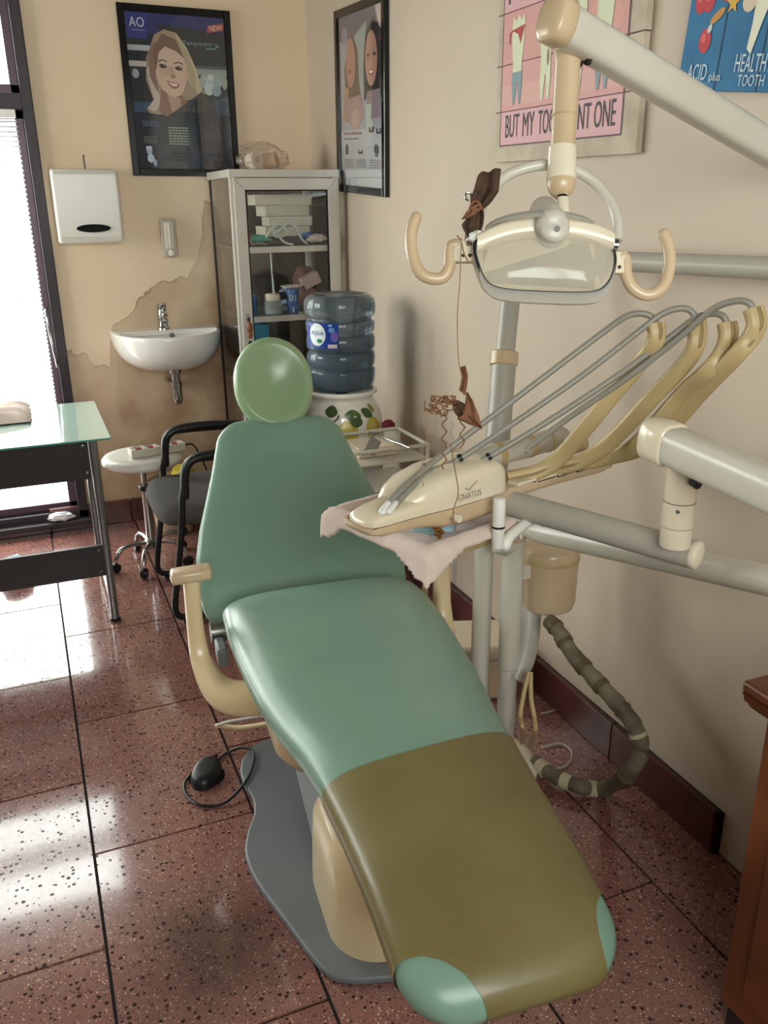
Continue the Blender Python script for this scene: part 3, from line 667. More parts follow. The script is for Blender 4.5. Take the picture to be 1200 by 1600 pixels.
# head cushion
hb = Vector((.0, .36, .93)).normalized(); hn = Vector((0, -.93, .36)).normalized(); hc = Vector((0, .615, .985))
def hf(i, j):
    a = 2 * PI * j; t = i * PI
    # superellipsoid: rim radius and dish
    rr = math.sin(t) ** .62; zz = math.cos(t); zz = spow(zz, .8) * .042
    if zz > 0: zz -= .040 * max(0, 1 - (rr * 1.18) ** 2) ** 1.0
    x = .121 * rr * math.cos(a); y = .143 * rr * spow(math.sin(a), .95)
    q = hc + Vector((x, 0, 0)) + hb * y + hn * zz; return L(q.x, q.y, q.z)
obj('headrest', B().grid(hf, 48, 56, wv=True), mat('headrest_vinyl_lit', '#92aa85', .24, col2='#88a380', scale=3, fac=.6, bump=.1, bscale=200), ch, smooth=70, label='oval pale green head cushion')  # chair vinyl in a lighter, yellower copy: brighter light on the headrest as colour
obj('headrest_stem', B().tube([L(0, .60, .86), L(0, .655, .93), L(0, .66, .98)], .017, 12, sx=1.6), M_dullsteel, ch)
# arm rests
for s_ in (-1, 1):
    k = -1 if s_ < 0 else 1
    ar = obj('armrest', B().tube(cat([L(s_ * .332, .050, .625), L(s_ * .334, .045, .55), L(s_ * .333, .040, .47), L(s_ * .328, .02, .41), L(s_ * .305, -.03, .365), L(s_ * .265, -.08, .35), L(s_ * .20, -.11, .355)], 6), [.021, .020, .022, .026, .032, .036, .036], 20, up=CV_, sx=1.0, sy=1.35, sq=.7, cap=.2), M_cream, ch)
    obj('arm_pad', B().tube([L(s_ * .332 - .042, .045, .640), L(s_ * .332 + .042, .045, .643)], .024, 20, up=(0, 0, 1), sx=1.15, sy=.72, sq=.6, cap=.4), M_cream2, ar)
obj('hinge', B().tube([L(-.29, .14, .425), L(.29, .14, .425)], .028, 18), M_dullsteel, ch)
obj('side_bracket', B().box(-.285, -.258, .03, .11, .375, .425, L), M_paintgrey, ch, bevel=.006)
obj('release_lever', B().tube(cat([L(-.13, .17, .09), L(-.22, .22, .06), L(-.285, .26, .055)], 5), .007, 10, cap=1), M_cream, ch)
obj('release_bar', B().tube(cat([L(-.285, .26, .055), L(-.25, .20, .10), L(-.15, .12, .15)], 5), .005, 10, cap=1), M_greyarm, ch)

# foot switch with its cable
fs = thing('foot_switch', 'small black oval foot switch with looped cable on the floor left of the chair base', 'foot switch', (.29, 2.04, 0))
fdir = Vector((.46, .885, 0)); fsd = Vector((.885, -.46, 0)); fc = Vector((.292, 2.03, .0))
Ff = frame(fc, fdir, fsd, (0, 0, 1))
def fsw(i, j):
    a = 2 * PI * j; t = i * PI / 2; r = math.cos(t) ** .35 if t < PI / 2 - .001 else 0
    return Ff(.064 * r * spow(math.cos(a), .9), .040 * r * spow(math.sin(a), .9), .003 + .034 * math.sin(t))
obj('pedal_shell', B().grid(fsw, 14, 32, wv=True), M_black, fs, smooth=50)
obj('pedal_base', B().lathe([(.0, 0), (.05, 0), (.05, .004), (0, .004)], fc, n=24), M_darkgap, fs)
obj('strain_relief', B().tube([Ff(.055, 0, .014), Ff(.085, .004, .010)], [.011, .006], 12, cap=1), M_black, fs)
cab = [(0.334, 2.083, 0.008), (0.370, 2.110, 0.006), (0.409, 2.092, 0.024), (0.432, 2.051, 0.027), (0.404, 1.971, 0.027), (0.354, 1.910, 0.020), (0.302, 1.892, 0.006), (0.250, 1.912, 0.006), (0.226, 1.965, 0.006), (0.228, 2.016, 0.006), (0.249, 2.041, 0.010)]
obj('cable', B().tube(cat(cab, 8), .0042, 8), M_black, fs)

# ---------------------------------------------------------------- dental unit by the wall
du = thing('dental_unit', 'white tube column of the dental unit standing right of the green chair', 'dental unit', (1.04, 1.72, 0))
AX, AY = 1.045, 1.695
obj('front_tube', B().tube([(AX, AY, .03), (AX, AY, .30), (AX, AY, .36), (AX, AY, .73)], [.0245, .0245, .0275, .0275], 28), M_arm, du)
obj('joint_ring', B().lathe([(.0285, 0), (.0285, .003)], (AX, AY, .355), n=28), M_greyarm, du)
obj('tan_collar', B().lathe([(.028, 0), (.031, .003), (.031, .03), (.028, .034)], (AX, AY, .715), n=28), M_cream2, du)
obj('collar_cap', B().lathe([(.0235, 0), (.0235, .02), (.018, .028), (0, .028)], (AX, AY, .745), n=28), M_white, du)
BX, BY = 1.02, 1.80
obj('rear_tube', B().tube([(BX, BY, .03), (BX, BY, .74)], .0255, 28), M_arm, du)
obj('floor_foot', B().loft([[Vector((1.03 + .13 * math.cos(a), 1.76 + .16 * math.sin(a), z)) for a in [2 * PI * k / 32 for k in range(32)]] for z in (.002, .03)] + [[Vector((1.03 + .11 * math.cos(a), 1.76 + .14 * math.sin(a), .042)) for a in [2 * PI * k / 32 for k in range(32)]]]), M_ivory, du)
# swivel tube that runs out to the right in front of the wall
LT = [(1.023, 1.699, 0.717), (1.032, 1.696, 0.747), (1.054, 1.657, 0.760), (1.065, 1.596, 0.763)]
obj('swivel_tube', B().tube(cat(LT, 5) + [Vector((1.097, 0.968, 0.896)), Vector((1.086, 0.801, 0.927))], .0275, 28), M_arm, du)
obj('elbow_bracket', B().tube([(1.027, 1.732, 0.776), (1.024, 1.699, 0.689)], .034, 24, sx=1, cap=.4), M_arm, du)
# grey down pipe and spittoon drum
obj('drain_pipe', B().tube(cat([(1.125, 1.740, 0.517), (1.110, 1.715, 0.437), (1.087, 1.696, 0.366), (1.055, 1.681, 0.321)], 6), [.034, .034, .033, .028], 24), M_greyarm, du)
dc = Vector((1.166, 1.712, 0.576))
obj('amalgam_drum', B().lathe([(0, -.082), (.052, -.080), (.066, -.072), (.071, -.055), (.073, .06), (.074, .085), (.070, .092), (0, .092)], dc, n=40), M_cream2, du)
obj('drum_lid', B().lathe([(.075, .060), (.0755, .062), (.0755, .068), (.075, .07)], dc, n=40), M_tan, du)
obj('drum_bracket', B().box(AX + .02, dc.x - .05, dc.y - .02, dc.y + .02, dc.z + .02, dc.z + .06), M_arm, du, bevel=.004)
# taped suction hose
hp = cat([(1.125, 1.640, 0.497), (1.127, 1.601, 0.488), (1.137, 1.547, 0.447), (1.151, 1.470, 0.414), (1.170, 1.403, 0.380), (1.188, 1.358, 0.341), (1.193, 1.336, 0.292), (1.164, 1.329, 0.243), (1.248, 1.516, 0.035), (1.194, 1.554, 0.032), (1.156, 1.618, 0.032), (1.141, 1.692, 0.032)], 12)
hs = thing('suction_hose', 'thick taped suction hose drooping in a loop behind the chair by the wall', 'hose', (hp[-1].x, hp[-1].y, 0))
rr = [.019 + .0018 * noise.noise(Vector((i * .35, 0, 3))) + (.0015 if (i // 5) % 2 else 0) for i in range(len(hp))]
obj('hose', B().tube(hp, rr, 20), mat('hose_tape', '#756b56', .7, col2='#4c4335', scale=14, fac=.9, bump=.6, bscale=70), hs)
M_tape = mat('brown_tape', '#54452e', .5); M_tape2 = mat('pale_tape', '#b3a88c', .55)
for i in (8, 17, 29, 38, 50, 63, 74, 86, 100, 112, 124):
    if i + 3 < len(hp): obj('tape_band', B().tube(hp[i:i + (5 if i > 90 else 3)], .0222, 20), M_tape2 if i > 90 or i % 3 == 0 else M_tape, hs)
for i, pts in enumerate(([(1.059, 1.610, 0.381), (1.046, 1.582, 0.325), (1.042, 1.557, 0.285), (1.038, 1.544, 0.248), (1.155, 1.740, 0.050)], [(1.040, 1.590, 0.396), (1.013, 1.568, 0.342), (0.995, 1.548, 0.303), (0.992, 1.529, 0.279), (1.142, 1.762, 0.050)])):
    props(obj('cream_cable', B().tube(cat(pts, 8), .006, 10), mat('cream_cable', '#b39b6e', .5)), ('pale cream cable hanging down between tubes and skirting, nearest the wall', 'pale cream cable hanging close behind the front white tube')[i], 'cable', 'cables below the dental unit')
for i, pts in enumerate(([(1.379, 2.033, 0.006), (1.432, 2.027, 0.006), (1.429, 1.978, 0.006), (1.365, 1.925, 0.006), (1.309, 1.922, 0.006)], [(1.216, 1.771, 0.006), (1.276, 1.766, 0.006), (1.284, 1.719, 0.006), (1.235, 1.672, 0.006), (1.163, 1.674, 0.006)])):
    props(obj('thin_wire', B().tube(cat(pts, 8), .0025, 8), M_greyarm), ('thin grey wire curled on the dark floor against the skirting', 'thin grey wire curled on the floor inside the hose loop')[i], 'wire', 'wires on the floor')
# cream box on the floor behind the unit
jb = thing('junction_box', 'cream plastic floor box with open handle behind the two white tubes', 'box', (1.20, 2.16, 0))
Fj = frame((1.19, 2.17, 0), (.94, -.34, 0), (.34, .94, 0), (0, 0, 1))
obj('body', B().box(-.115, .115, -.10, .10, .001, .14, Fj), M_cream2, jb, bevel=.012, bseg=3)
obj('lid', B().box(-.118, .118, -.103, .103, .14, .19, Fj), M_ivory, jb, bevel=.016, bseg=3)
obj('hook', B().tube(cat([Fj(-.05, -.106, .16), Fj(-.03, -.125, .135), Fj(.02, -.125, .14), Fj(.05, -.106, .165)], 6), .005, 8), M_tan, jb)
for i, pts in enumerate(([(1.017, 2.147, 0.475), (1.006, 2.136, 0.376), (0.986, 2.124, 0.266), (1.082, 2.409, 0.020)], [(1.048, 2.135, 0.475), (1.037, 2.123, 0.376), (1.017, 2.111, 0.265), (1.104, 2.376, 0.020)])):
    props(obj('beige_tube', B().tube(cat(pts, 6), .0055, 8), mat('cream_cable', '#b39b6e', .5)), ('thin beige tube hanging beside the right armrest', 'thin beige tube hanging next to the cream floor box')[i], 'tube', 'tubes beside the right armrest')

# ---------------------------------------------------------------- operating light with its arms
ol = thing('operating_light', 'cream dental operating light on a jointed white arm with two hook handles', 'lamp', (1.1, 1.9, .80))
obj('upright_pole', B().tube([(1.020, 1.761, 0.815), (1.092, 1.855, 1.130)], .0305, 28), M_greyarm, ol)
obj('upper_pole', B().tube([(1.091, 1.853, 1.124), (1.138, 1.908, 1.313)], .0235, 28), M_greyarm, ol)
obj('pole_collar', B().tube([(1.089, 1.852, 1.118), (1.095, 1.860, 1.146)], .035, 28, cap=.2), M_cream2, ol)
obj('horizontal_tube', B().tube(cat([(1.139, 1.905, 1.305), (1.145, 1.907, 1.347), (1.181, 1.866, 1.369), (1.225, 1.768, 1.371)], 5) + [Vector((1.325, 1.281, 1.376)), Vector((1.353, 1.120, 1.378))], .0215, 28), M_greyarm, ol)
# upper beam (rounded box section) tapering away to the right
bp0, bp1, bp2 = Vector((0.772, 1.206, 1.749)), Vector((1.290, 1.286, 1.588)), Vector((1.518, 1.285, 1.501))
bd = (bp1 - bp0).normalized()
obj('upper_beam', B().tube([bp0 + bd * .02, bp1, bp2], .0275, 28, up=(0, 0, 1), sx=.9, sy=1.05, sq=.62), M_arm, ol)
obj('beam_seam', B().tube([bp0 + bd * .045 + V(0, 0, -.008) - CF * .0242, bp1 + V(0, 0, -.008) - CF * .0242], .0012, 6), M_tan, ol)
obj('beam_cap', B().tube([bp0 - bd * .006, bp0 + bd * .018], .0305, 28, up=(0, 0, 1), sx=.95, sy=1.08, sq=.68, cap=.35), M_cream2, ol)
LO = Vector((0.737, 1.154, 1.404)); k_ = 1.30 / 1333.5
CRh = CR; CUh = CU; CBk = -CF
FL = frame(LO, CR * k_, CU * k_, -CF * k_)          # local units of about one millimetre: right, up, towards the room
obj('beam_gap', B().tube([FL(30, 345, -5), FL(66, 322, -5)], .016, 12), M_darkgap, ol)
obj('stop_screw', B().tube([FL(72, 322, 5), FL(72, 322, 22)], .0075, 16), M_black, ol)
st = obj('stem', B().tube([FL(46, 350, 0), FL(44, 330, 0), FL(42, 318, 0), FL(34, 188, 0)], [.023, .024, .0195, .0185], 28), M_cream2, ol)
obj('stem_band', B().tube([FL(36.2, 238, 0), FL(36, 235, 0)], .0196, 28), M_tan, st)
obj('stem_sleeve', B().tube([FL(34, 188, 0), FL(32, 138, 0)], [.0215, .0225], 28, cap=.15), M_ivory, ol)
obj('ball_joint', B().lathe([(0, -21), (9, -19), (17, -12), (20.5, -2), (20.5, 6), (17, 16), (0, 20)], FL(32, 132, 0), ax=CU, n=28) if False else B().lathe([(.0001, -.023), (.009, -.021), (.017, -.014), (.0215, -.003), (.0215, .006), (.018, .014), (0, .018)], FL(32, 132, 0), ax=CU, n=28), M_cream2, ol)
obj('ball_socket', B().lathe([(.0075, 0), (.0075, .002), (0, .002)], FL(32, 111, 9), ax=-CU, n=20), M_darkgap, ol)
obj('swivel_pin', B().tube([FL(33, 115, 6), FL(33, 60, 16), FL(31, 50, 30)], [.0055, .0065, .004], 14, sx=1.5, cap=1), M_ivory, ol)
# housing: central knob, crown, reflector dome, rim
obj('centre_knob', B().tube([FL(10, 42, -20), FL(10, 46, 58)], .0225, 28, cap=.35).tube([FL(6, 94, -8), FL(8, 50, 50)], [.0215, .025], 28, cap=.6), mat('knob_grey', '#bdb6aa', .3), ol)
obj('knob_screw', B().tube([FL(12, 40, 66), FL(12, 40, 68)], .0045, 12), M_dullsteel, ol)
def ol2(pts, n=4): return [(q.x, q.y) for q in cat([(a, c, 0) for a, c in pts], n, closed=True)]
# lens outline (mm, x right, y up)
lens = ol2([(-107, 28), (-95, 40), (-60, 52), (-20, 56), (20, 56), (60, 46), (92, 30), (107, 14), (104, -18), (88, -40), (60, -46), (0, -45), (-60, -41), (-88, -30), (-102, 0)])
def ringpts(sc, z, dy=0, scy=None): return [FL(a * sc, c * (scy or sc) + dy, z) for a, c in lens]
dome = B().loft([ringpts(1.0, 30), ringpts(.985, 33), ringpts(.93, 38), ringpts(.8, 43), ringpts(.6, 47), ringpts(.35, 49), ringpts(.1, 50)])
m_refl = glass('lens_plastic', '#f2efe8', 1.1, .12, alpha=.2)
obj('lens', dome, m_refl, ol, smooth=60)
def refl(i, j):
    a = 2 * PI * j; t = i; k = int(j * len(lens)) % len(lens)
    x, y = lens[k]; s_ = .97 * (1 - t)
    return FL(x * s_, y * s_, 28 - 62 * math.sin(t * PI / 2))
obj('reflector', B().grid(refl, 14, len(lens), wv=True), mat('dichroic_reflector', '#d8d2c2', .3, .55, col2='#b9c9c0', scale=14), ol, smooth=70)
obj('rim', B().tube([FL(a, c, 31) for a, c in lens], .0026, 8, closed=True), M_black, ol)
back = B().loft([ringpts(1.02, 30), ringpts(1.03, 5), ringpts(.98, -25), ringpts(.8, -52), ringpts(.5, -68), ringpts(.15, -74)])
obj('housing', back, M_ivory, ol, smooth=60)
# crown: the moulded cream brow above the lens
def crown(i, j):
    x = -104 + 208 * i; t = 2 * PI * j
    cy = 30 + 26 * math.cos((x - 5) / 104 * PI / 2) ** .8 if abs(x - 5) < 104 else 30
    hh = 15 + 6 * math.cos(x / 110 * PI / 2); dd = 30
    return FL(x, cy + hh * spow(math.sin(t), .7), 14 + dd * spow(math.cos(t), .7))
obj('brow', B().grid(crown, 30, 24, wv=True), M_cream2, ol, smooth=60).data.materials[0] = M_ivory
def shell(i, j):
    x = -88 + 170 * i; t = PI * j; q = math.sqrt(max(0, 1 - (x + 3) ** 2 / 8200))
    return FL(x, 52 + 22 * q * math.sin(t) + 6 * q, 20 - 55 * math.cos(t) * q - 8)
obj('top_cowl', B().grid(shell, 24, 16), glass('smoke_plastic', '#cfcbc2', 1, .1, alpha=.45), ol, smooth=60)
sk = [q for q in lens if q[1] < 0]; sk.sort()
obj('lower_guard', B().loft([[FL(a * f_, c * g_ - h_, z_) for (f_, g_, h_, z_) in ((1.0, 1, 0, 34), (.99, 1, 17, 34), (.97, 1, 18, 28), (.97, 1, 0, 28))] for a, c in sk]), glass('guard_plastic', '#d9d4cb', 1.2, .1, alpha=.4), ol, smooth=60)
obj('chrome_collar', B().tube([FL(107, 36, 5), FL(118, 35, 5)], .010, 20), M_chrome, ol)
obj('chrome_collar', B().tube([FL(-96, 44, 8), FL(-118, 42, 8)], .0115, 20), M_chrome, ol)
obj('side_boss', B().tube([FL(84, 34, 8), FL(108, 33, 8)], .0125, 20), M_cream2, ol)
yk = cat([FL(-100, 50, 5), FL(-97, 80, -5), FL(-85, 112, -12), FL(-60, 145, -18), FL(-30, 162, -20), FL(10, 170, -20), FL(50, 165, -20), (FL(88, 142, -18)), FL(112, 108, -12), FL(121, 75, -5), FL(118, 42, 3)], 8)
obj('yoke', B().tube(yk, .0082, 16), M_arm, ol)
for s_, box_, pts in ((-1, ((-140, -104), (8, 42)), [(-132, 36), (-139, 34), (-142, 22), (-143, 2), (-152, -14), (-168, -17), (-186, -10), (-198, 10), (-203, 38), (-201, 62), (-195, 78)]), (1, ((107, 132), (-10, 24)), [(126, 18), (131, 12), (132, -8), (140, -28), (158, -41), (176, -40), (192, -25), (199, -2), (200, 18), (196, 40), (191, 52)])):
    hb_ = obj('handle_block', B().box(box_[0][0], box_[0][1], box_[1][0], box_[1][1], -4, 12, FL), M_ivory, ol, bevel=.002)
    for q in (-1, 1): obj('screw', B().tube([FL(sum(box_[0]) / 2 + q * 5 - s_ * 5, sum(box_[1]) / 2 - 8, 11), FL(sum(box_[0]) / 2 + q * 5 - s_ * 5, sum(box_[1]) / 2 - 8, 13)], .0028, 10), M_black, hb_)
    obj('hook_handle', B().tube(cat([FL(a, c, 4) for a, c in pts], 7), .0092, 18, cap=1), M_cream2, ol)

# ---------------------------------------------------------------- delivery unit over the chair
e1 = Vector((.954, .299, 0)); e2 = Vector((-.299, .954, 0)); ez = Vector((0, 0, 1))
N0 = Vector((0.523, 1.308, 0.957))
FB = frame(N0, e1, e2, ez)                          # metres along, across (away from camera), up
dl = thing('delivery_unit', 'cream dental delivery head with four hose arms over a towel covered tray', 'instrument unit', N0 + e1 * .2 + ez * -.06)
def ring(s, y0, y1, z0, z1, q=.6, n=28):
    return [FB(s, (y0 + y1) / 2 + (y1 - y0) / 2 * spow(math.cos(2 * PI * k / n), q), (z0 + z1) / 2 + (z1 - z0) / 2 * spow(math.sin(2 * PI * k / n), q)) for k in range(n)]
def half(s, y0, y1, h, sg, q=.5, n=22, z0=0):
    return [FB(s, (y0 + y1) / 2 + (y1 - y0) / 2 * spow(math.cos(PI * k / n), q), z0 + sg * h * spow(math.sin(PI * k / n), q)) for k in range(n + 1)]
obj('lower_shell', B().loft([half(-.012, .02, .05, .006, -1), half(-.004, .004, .09, .016, -1), half(.02, 0, .10, .024, -1), half(.09, -.002, .11, .028, -1), half(.13, -.006, .118, .034, -1), half(.16, -.010, .122, .042, -1), half(.22, -.012, .122, .048, -1), half(.29, -.012, .12, .046, -1), half(.325, -.008, .11, .038, -1), half(.35, .0, .10, .030, -1), half(.50, .008, .09, .028, -1, z0=-.006), half(.68, .012, .085, .028, -1, z0=-.014), half(.72, .018, .08, .024, -1, z0=-.0155), half(.735, .035, .07, .012, -1, z0=-.018)]), M_cream2, dl, smooth=50)
obj('nose_cover', B().loft([half(-.011, .02, .05, .005, 1, z0=.0014), half(-.002, .004, .075, .016, 1, z0=.0014), half(.03, 0, .085, .022, 1, z0=.0014), half(.08, -.001, .09, .026, 1, z0=.0014), half(.13, -.004, .09, .030, 1, z0=.0014)]), M_ivory, dl, smooth=50)

obj('upper_case', B().loft([half(.075, .03, .09, .022, 1, z0=.0014), half(.10, .005, .11, .040, 1, z0=.0014), half(.13, -.005, .118, .056, 1, z0=.0014), half(.18, -.010, .121, .066, 1, .45, z0=.0014), half(.27, -.012, .12, .070, 1, .4, z0=.0014), half(.31, -.011, .118, .066, 1, .4, z0=.0014), half(.326, -.008, .110, .058, 1, .4, z0=.0014), half(.330, -.004, .10, .05, 1, .4, z0=.0014)]), M_ivory, dl, smooth=50)
obj('seam', B().box(-.002, .326, .003, .08, -.0004, .0016, FB), M_darkgap, dl, smooth=0)
for (s_, z_, r_) in ((.175, -.014, .009),):
    obj('control_knob', B().lathe([(0, .022), (r_ * .8, .022), (r_, .018), (r_ * .9, .008), (r_ * .5, .004), (r_ * .5, -.003)], FB(s_, -.011, z_), ax=-e2, n=18), M_ivory, dl).location
b = B()
for q in range(4): b.lathe([(0, .004), (.004, .003), (.005, 0), (.003, -.003), (0, -.003)], FB(.150 + .007 * math.cos(q * PI / 2), -.004, -.044 + .007 * math.sin(q * PI / 2)), ax=-e2, n=10)
b.tube([FB(.150, .01, -.036), FB(.150, -.002, -.044)], .004, 10)
obj('brass_valve', b, mat('brass', '#a5763a', .3, .9), dl)
pl_ = Print(frame(FB(.19, -.0135, .012), e1, Vector((0, 0, 1)), -e2))
pl_.text('GNATUS', .0, .0, .062, .013, '#9a9082'); pl_.line([(.018, .024), (.028, .017), (.05, .032)], .002, '#9a9082')
pl_.done('logo', dl)
for q in range(5):
    s0 = .375 + q * .066; zr = -.043 * (s0 + .03 - .35)
    obj('ledge_tab', B().box(s0, s0 + .058, .002, .03, zr + .0005, zr + .007, FB), M_ivory, dl, bevel=.001); obj('gap', B().box(s0, s0 + .058, .004, .03, zr - .0022, zr + .0004, FB), M_darkgap, dl, smooth=0)
obj('under_slot', B().box(.345, .40, .005, .03, -.033, -.030, FB), M_darkgap, dl, smooth=0)
# row of instrument cradles behind the arms
obj('cradle_roll', B().tube([FB(.31, .12, .028), FB(.66, .12, .028)], .0245, 26, cap=.3), mat('cradle_grey', '#bcb5a8', .3), dl)
for s_ in (.335, .345, .43, .44, .53, .54, .60): obj('cradle_band', B().tube([FB(s_, .12, .028), FB(s_ + .009, .12, .028)], .0262, 26), M_tan, dl)
obj('cradle_end', B().tube([FB(.62, .07, .02), FB(.67, .07, .022)], .018, 20, cap=.3), M_cream2, dl)
# four whip arms and their hoses
ARMS = [([(0.878, 1.462, 0.958), (0.937, 1.453, 0.967), (0.976, 1.435, 0.993), (1.012, 1.409, 1.051), (1.056, 1.368, 1.140), (1.085, 1.327, 1.211), (1.090, 1.303, 1.245), (1.091, 1.300, 1.266), (1.091, 1.306, 1.282)], 0),
        ([(0.978, 1.479, 0.961), (1.039, 1.469, 0.968), (1.078, 1.441, 0.996), (1.103, 1.403, 1.043), (1.128, 1.336, 1.134), (1.144, 1.285, 1.197), (1.151, 1.263, 1.236), (1.154, 1.263, 1.267), (1.148, 1.263, 1.292)], 0),
        ([(1.053, 1.494, 0.960), (1.111, 1.464, 0.973), (1.133, 1.409, 1.003), (1.138, 1.357, 1.050), (1.153, 1.284, 1.145), (1.150, 1.217, 1.206), (1.171, 1.210, 1.238), (1.176, 1.207, 1.267), (1.177, 1.215, 1.289)], 0),
        ([(1.112, 1.495, 0.965), (1.156, 1.459, 0.978), (1.168, 1.398, 1.010), (1.169, 1.336, 1.059), (1.167, 1.249, 1.158), (1.166, 1.176, 1.234), (1.182, 1.160, 1.269), (1.187, 1.156, 1.295), (1.185, 1.167, 1.320)], 0)]
M_slot = mat('arm_slot', '#8a744a', .5)
for pts, _ in ARMS:
    c_ = cat(pts, 6)
    wa = obj('whip_arm', B().tube(c_, [.0155, .0165, .017, .0165, .016, .0165, .017], 20, up=-CF, sx=1, sy=.75, sq=.55), M_tan, dl, smooth=50)
    obj('channel', B().tube([q - CF * .0118 + CR * .004 for q in c_], [.0035, .004, .004, .0045], 10, up=-CF, sy=.5), M_slot, wa)
HO = [[(1.093, 1.305, 1.282), (1.084, 1.314, 1.296), (1.065, 1.324, 1.301), (1.039, 1.332, 1.294), (0.989, 1.340, 1.262), (0.833, 1.381, 1.144), (0.712, 1.407, 1.056), (0.640, 1.389, 1.020), (0.590, 1.353, 1.009), (0.553, 1.332, 0.990)],
      [(1.149, 1.263, 1.292), (1.140, 1.273, 1.308), (1.119, 1.283, 1.311), (1.095, 1.299, 1.299), (1.063, 1.313, 1.271), (0.963, 1.354, 1.183), (0.830, 1.395, 1.088), (0.736, 1.421, 1.027), (0.671, 1.399, 1.019), (0.611, 1.360, 1.005), (0.568, 1.331, 0.988)],
      [(1.177, 1.215, 1.289), (1.171, 1.223, 1.302), (1.162, 1.240, 1.304), (1.146, 1.265, 1.293), (1.117, 1.287, 1.261), (1.031, 1.337, 1.180), (0.898, 1.388, 1.084), (0.798, 1.417, 1.024), (0.776, 1.422, 1.012)],
      [(1.185, 1.167, 1.320), (1.178, 1.174, 1.330), (1.165, 1.191, 1.331), (1.151, 1.225, 1.315), (1.126, 1.263, 1.269), (1.060, 1.317, 1.190), (0.977, 1.377, 1.108), (0.905, 1.415, 1.042), (0.892, 1.416, 1.031)]]
for pts in HO: obj('instrument_hose', B().tube(cat(pts, 8), .0062, 12, cap=1), M_hose, dl)
for pts in ([(0.556, 1.333, 0.993), (0.541, 1.323, 0.983)], [(0.570, 1.332, 0.992), (0.552, 1.319, 0.984)]): obj('hose_tip', B().tube(pts, [.006, .0075], 12, cap=1), M_white, dl)
for q in ((651, 741, 1.63), (712, 719, 1.66), (757, 717, 1.68), (829, 698, 1.71)): pass
obj('hose_ring', B().tube([(0.667, 1.414, 1.024), (0.672, 1.413, 1.027)], .0078, 14), M_black, dl)
obj('hose_ring', B().tube([(0.741, 1.420, 1.031), (0.748, 1.419, 1.034)], .0078, 14), M_black, dl)
obj('hose_ring', B().tube([(0.803, 1.416, 1.027), (0.809, 1.415, 1.031)], .0078, 14), M_black, dl)
# supporting tube, knuckle and beam on the right
s0 = Vector((0.866, 1.418, 0.921)); s1 = Vector((1.029, 1.073, 0.914))
obj('support_tube', B().tube([s0, s1], .0262, 30), M_greyarm, dl)
sd = (s1 - s0).normalized()
obj('tube_end_cap', B().tube([s1 - sd * .001, s1 + sd * .008], .0258, 30, cap=.25), M_ivory, dl)
kx = Vector((0.994, 1.084, 0.995))
obj('knuckle', B().lathe([(.026, -.062), (.027, -.058), (.0272, -.025)], kx, n=30).lathe([(.0278, -.024), (.0278, .020)], kx, n=30).lathe([(.0268, .021), (.0268, .056)], kx, n=30), M_ivory, dl)
for h in (-.0245, .0205): obj('knuckle_groove', B().lathe([(.0272, h - .0006), (.0272, h + .0006)], kx, n=30), M_darkgap, dl)
obj('grub_screw', B().tube([kx - CF * .0262 + CR * -.01, kx - CF * .0285 + CR * -.01], .0035, 10), M_black, dl)
b0, b1, b2 = Vector((0.962, 1.088, 1.118)), Vector((0.971, 0.882, 1.102)), Vector((0.973, 0.740, 1.092))
bdd = (b1 - b0).normalized()
obj('knuckle_head', B().lathe([(.026, 0), (.027, .045)], kx + V(0, 0, .05), n=30), M_ivory, dl)
obj('carrying_beam', B().tube([b0, b1, b2], .0325, 30, up=(0, 0, 1), sx=.9, sy=1.0, sq=.62), M_arm, dl, smooth=50)
obj('beam_seam', B().tube([b0 + bdd * .02 - CF * .0288 + V(0, 0, -.006), b1 - CF * .0288 + V(0, 0, -.006)], .0011, 6), M_tan, dl)
obj('beam_end_cap', B().tube([b0 - bdd * .038, b0 + bdd * .006], .037, 30, up=(0, 0, 1), sx=.92, sy=1.0, sq=.66, cap=.3), M_ivory, dl, smooth=60)
obj('stop_bolt', B().tube([(0.976, 1.039, 1.066), (0.989, 1.041, 1.057)], .008, 12), M_black, dl)
# hanging pin and tray holder
pn = Vector((0.792, 1.344, 0.889))
obj('tray_pin', B().tube([pn + V(0, 0, .075), pn + V(0, 0, -.022)], .0125, 20, cap=.4), M_white, dl)
obj('pin_ring', B().tube([pn + V(0, 0, .018), pn + V(0, 0, .022)], .0132, 20), M_black, dl)
obj('tray_bracket', B().tube(cat([(0.808, 1.341, 0.868), (0.827, 1.351, 0.884), (0.904, 1.392, 0.893), (0.942, 1.414, 0.872)], 6), .011, 14, cap=1), M_white, dl)
# tray
TZ = .868
FT = frame((0.628, 1.318, 0.868), e1, e2, ez)
TA, TB = .235, .30
def rr2(x0, x1, y0, y1, r, n=5):
    o = []
    for (cx, cy, a0) in ((x1 - r, y1 - r, 0), (x0 + r, y1 - r, PI / 2), (x0 + r, y0 + r, PI), (x1 - r, y0 + r, 3 * PI / 2)):
        for k in range(n + 1): a = a0 + PI / 2 * k / n; o.append((cx + r * math.cos(a), cy + r * math.sin(a)))
    return o
outl = rr2(0, TA, 0, TB, .035); inl = rr2(.006, TA - .006, .006, TB - .006, .030)
tb = B().loft([[FT(a, c, -.012) for a, c in rr2(.012, TA - .012, .012, TB - .012, .03)], [FT(a, c, .0) for a, c in rr2(.006, TA - .006, .006, TB - .006, .032)], [FT(a, c, .014) for a, c in outl], [FT(a, c, .015) for a, c in inl], [FT(a, c, .001) for a, c in rr2(.012, TA - .012, .012, TB - .012, .03)]])
obj('tray', tb, M_tan, dl, smooth=30)
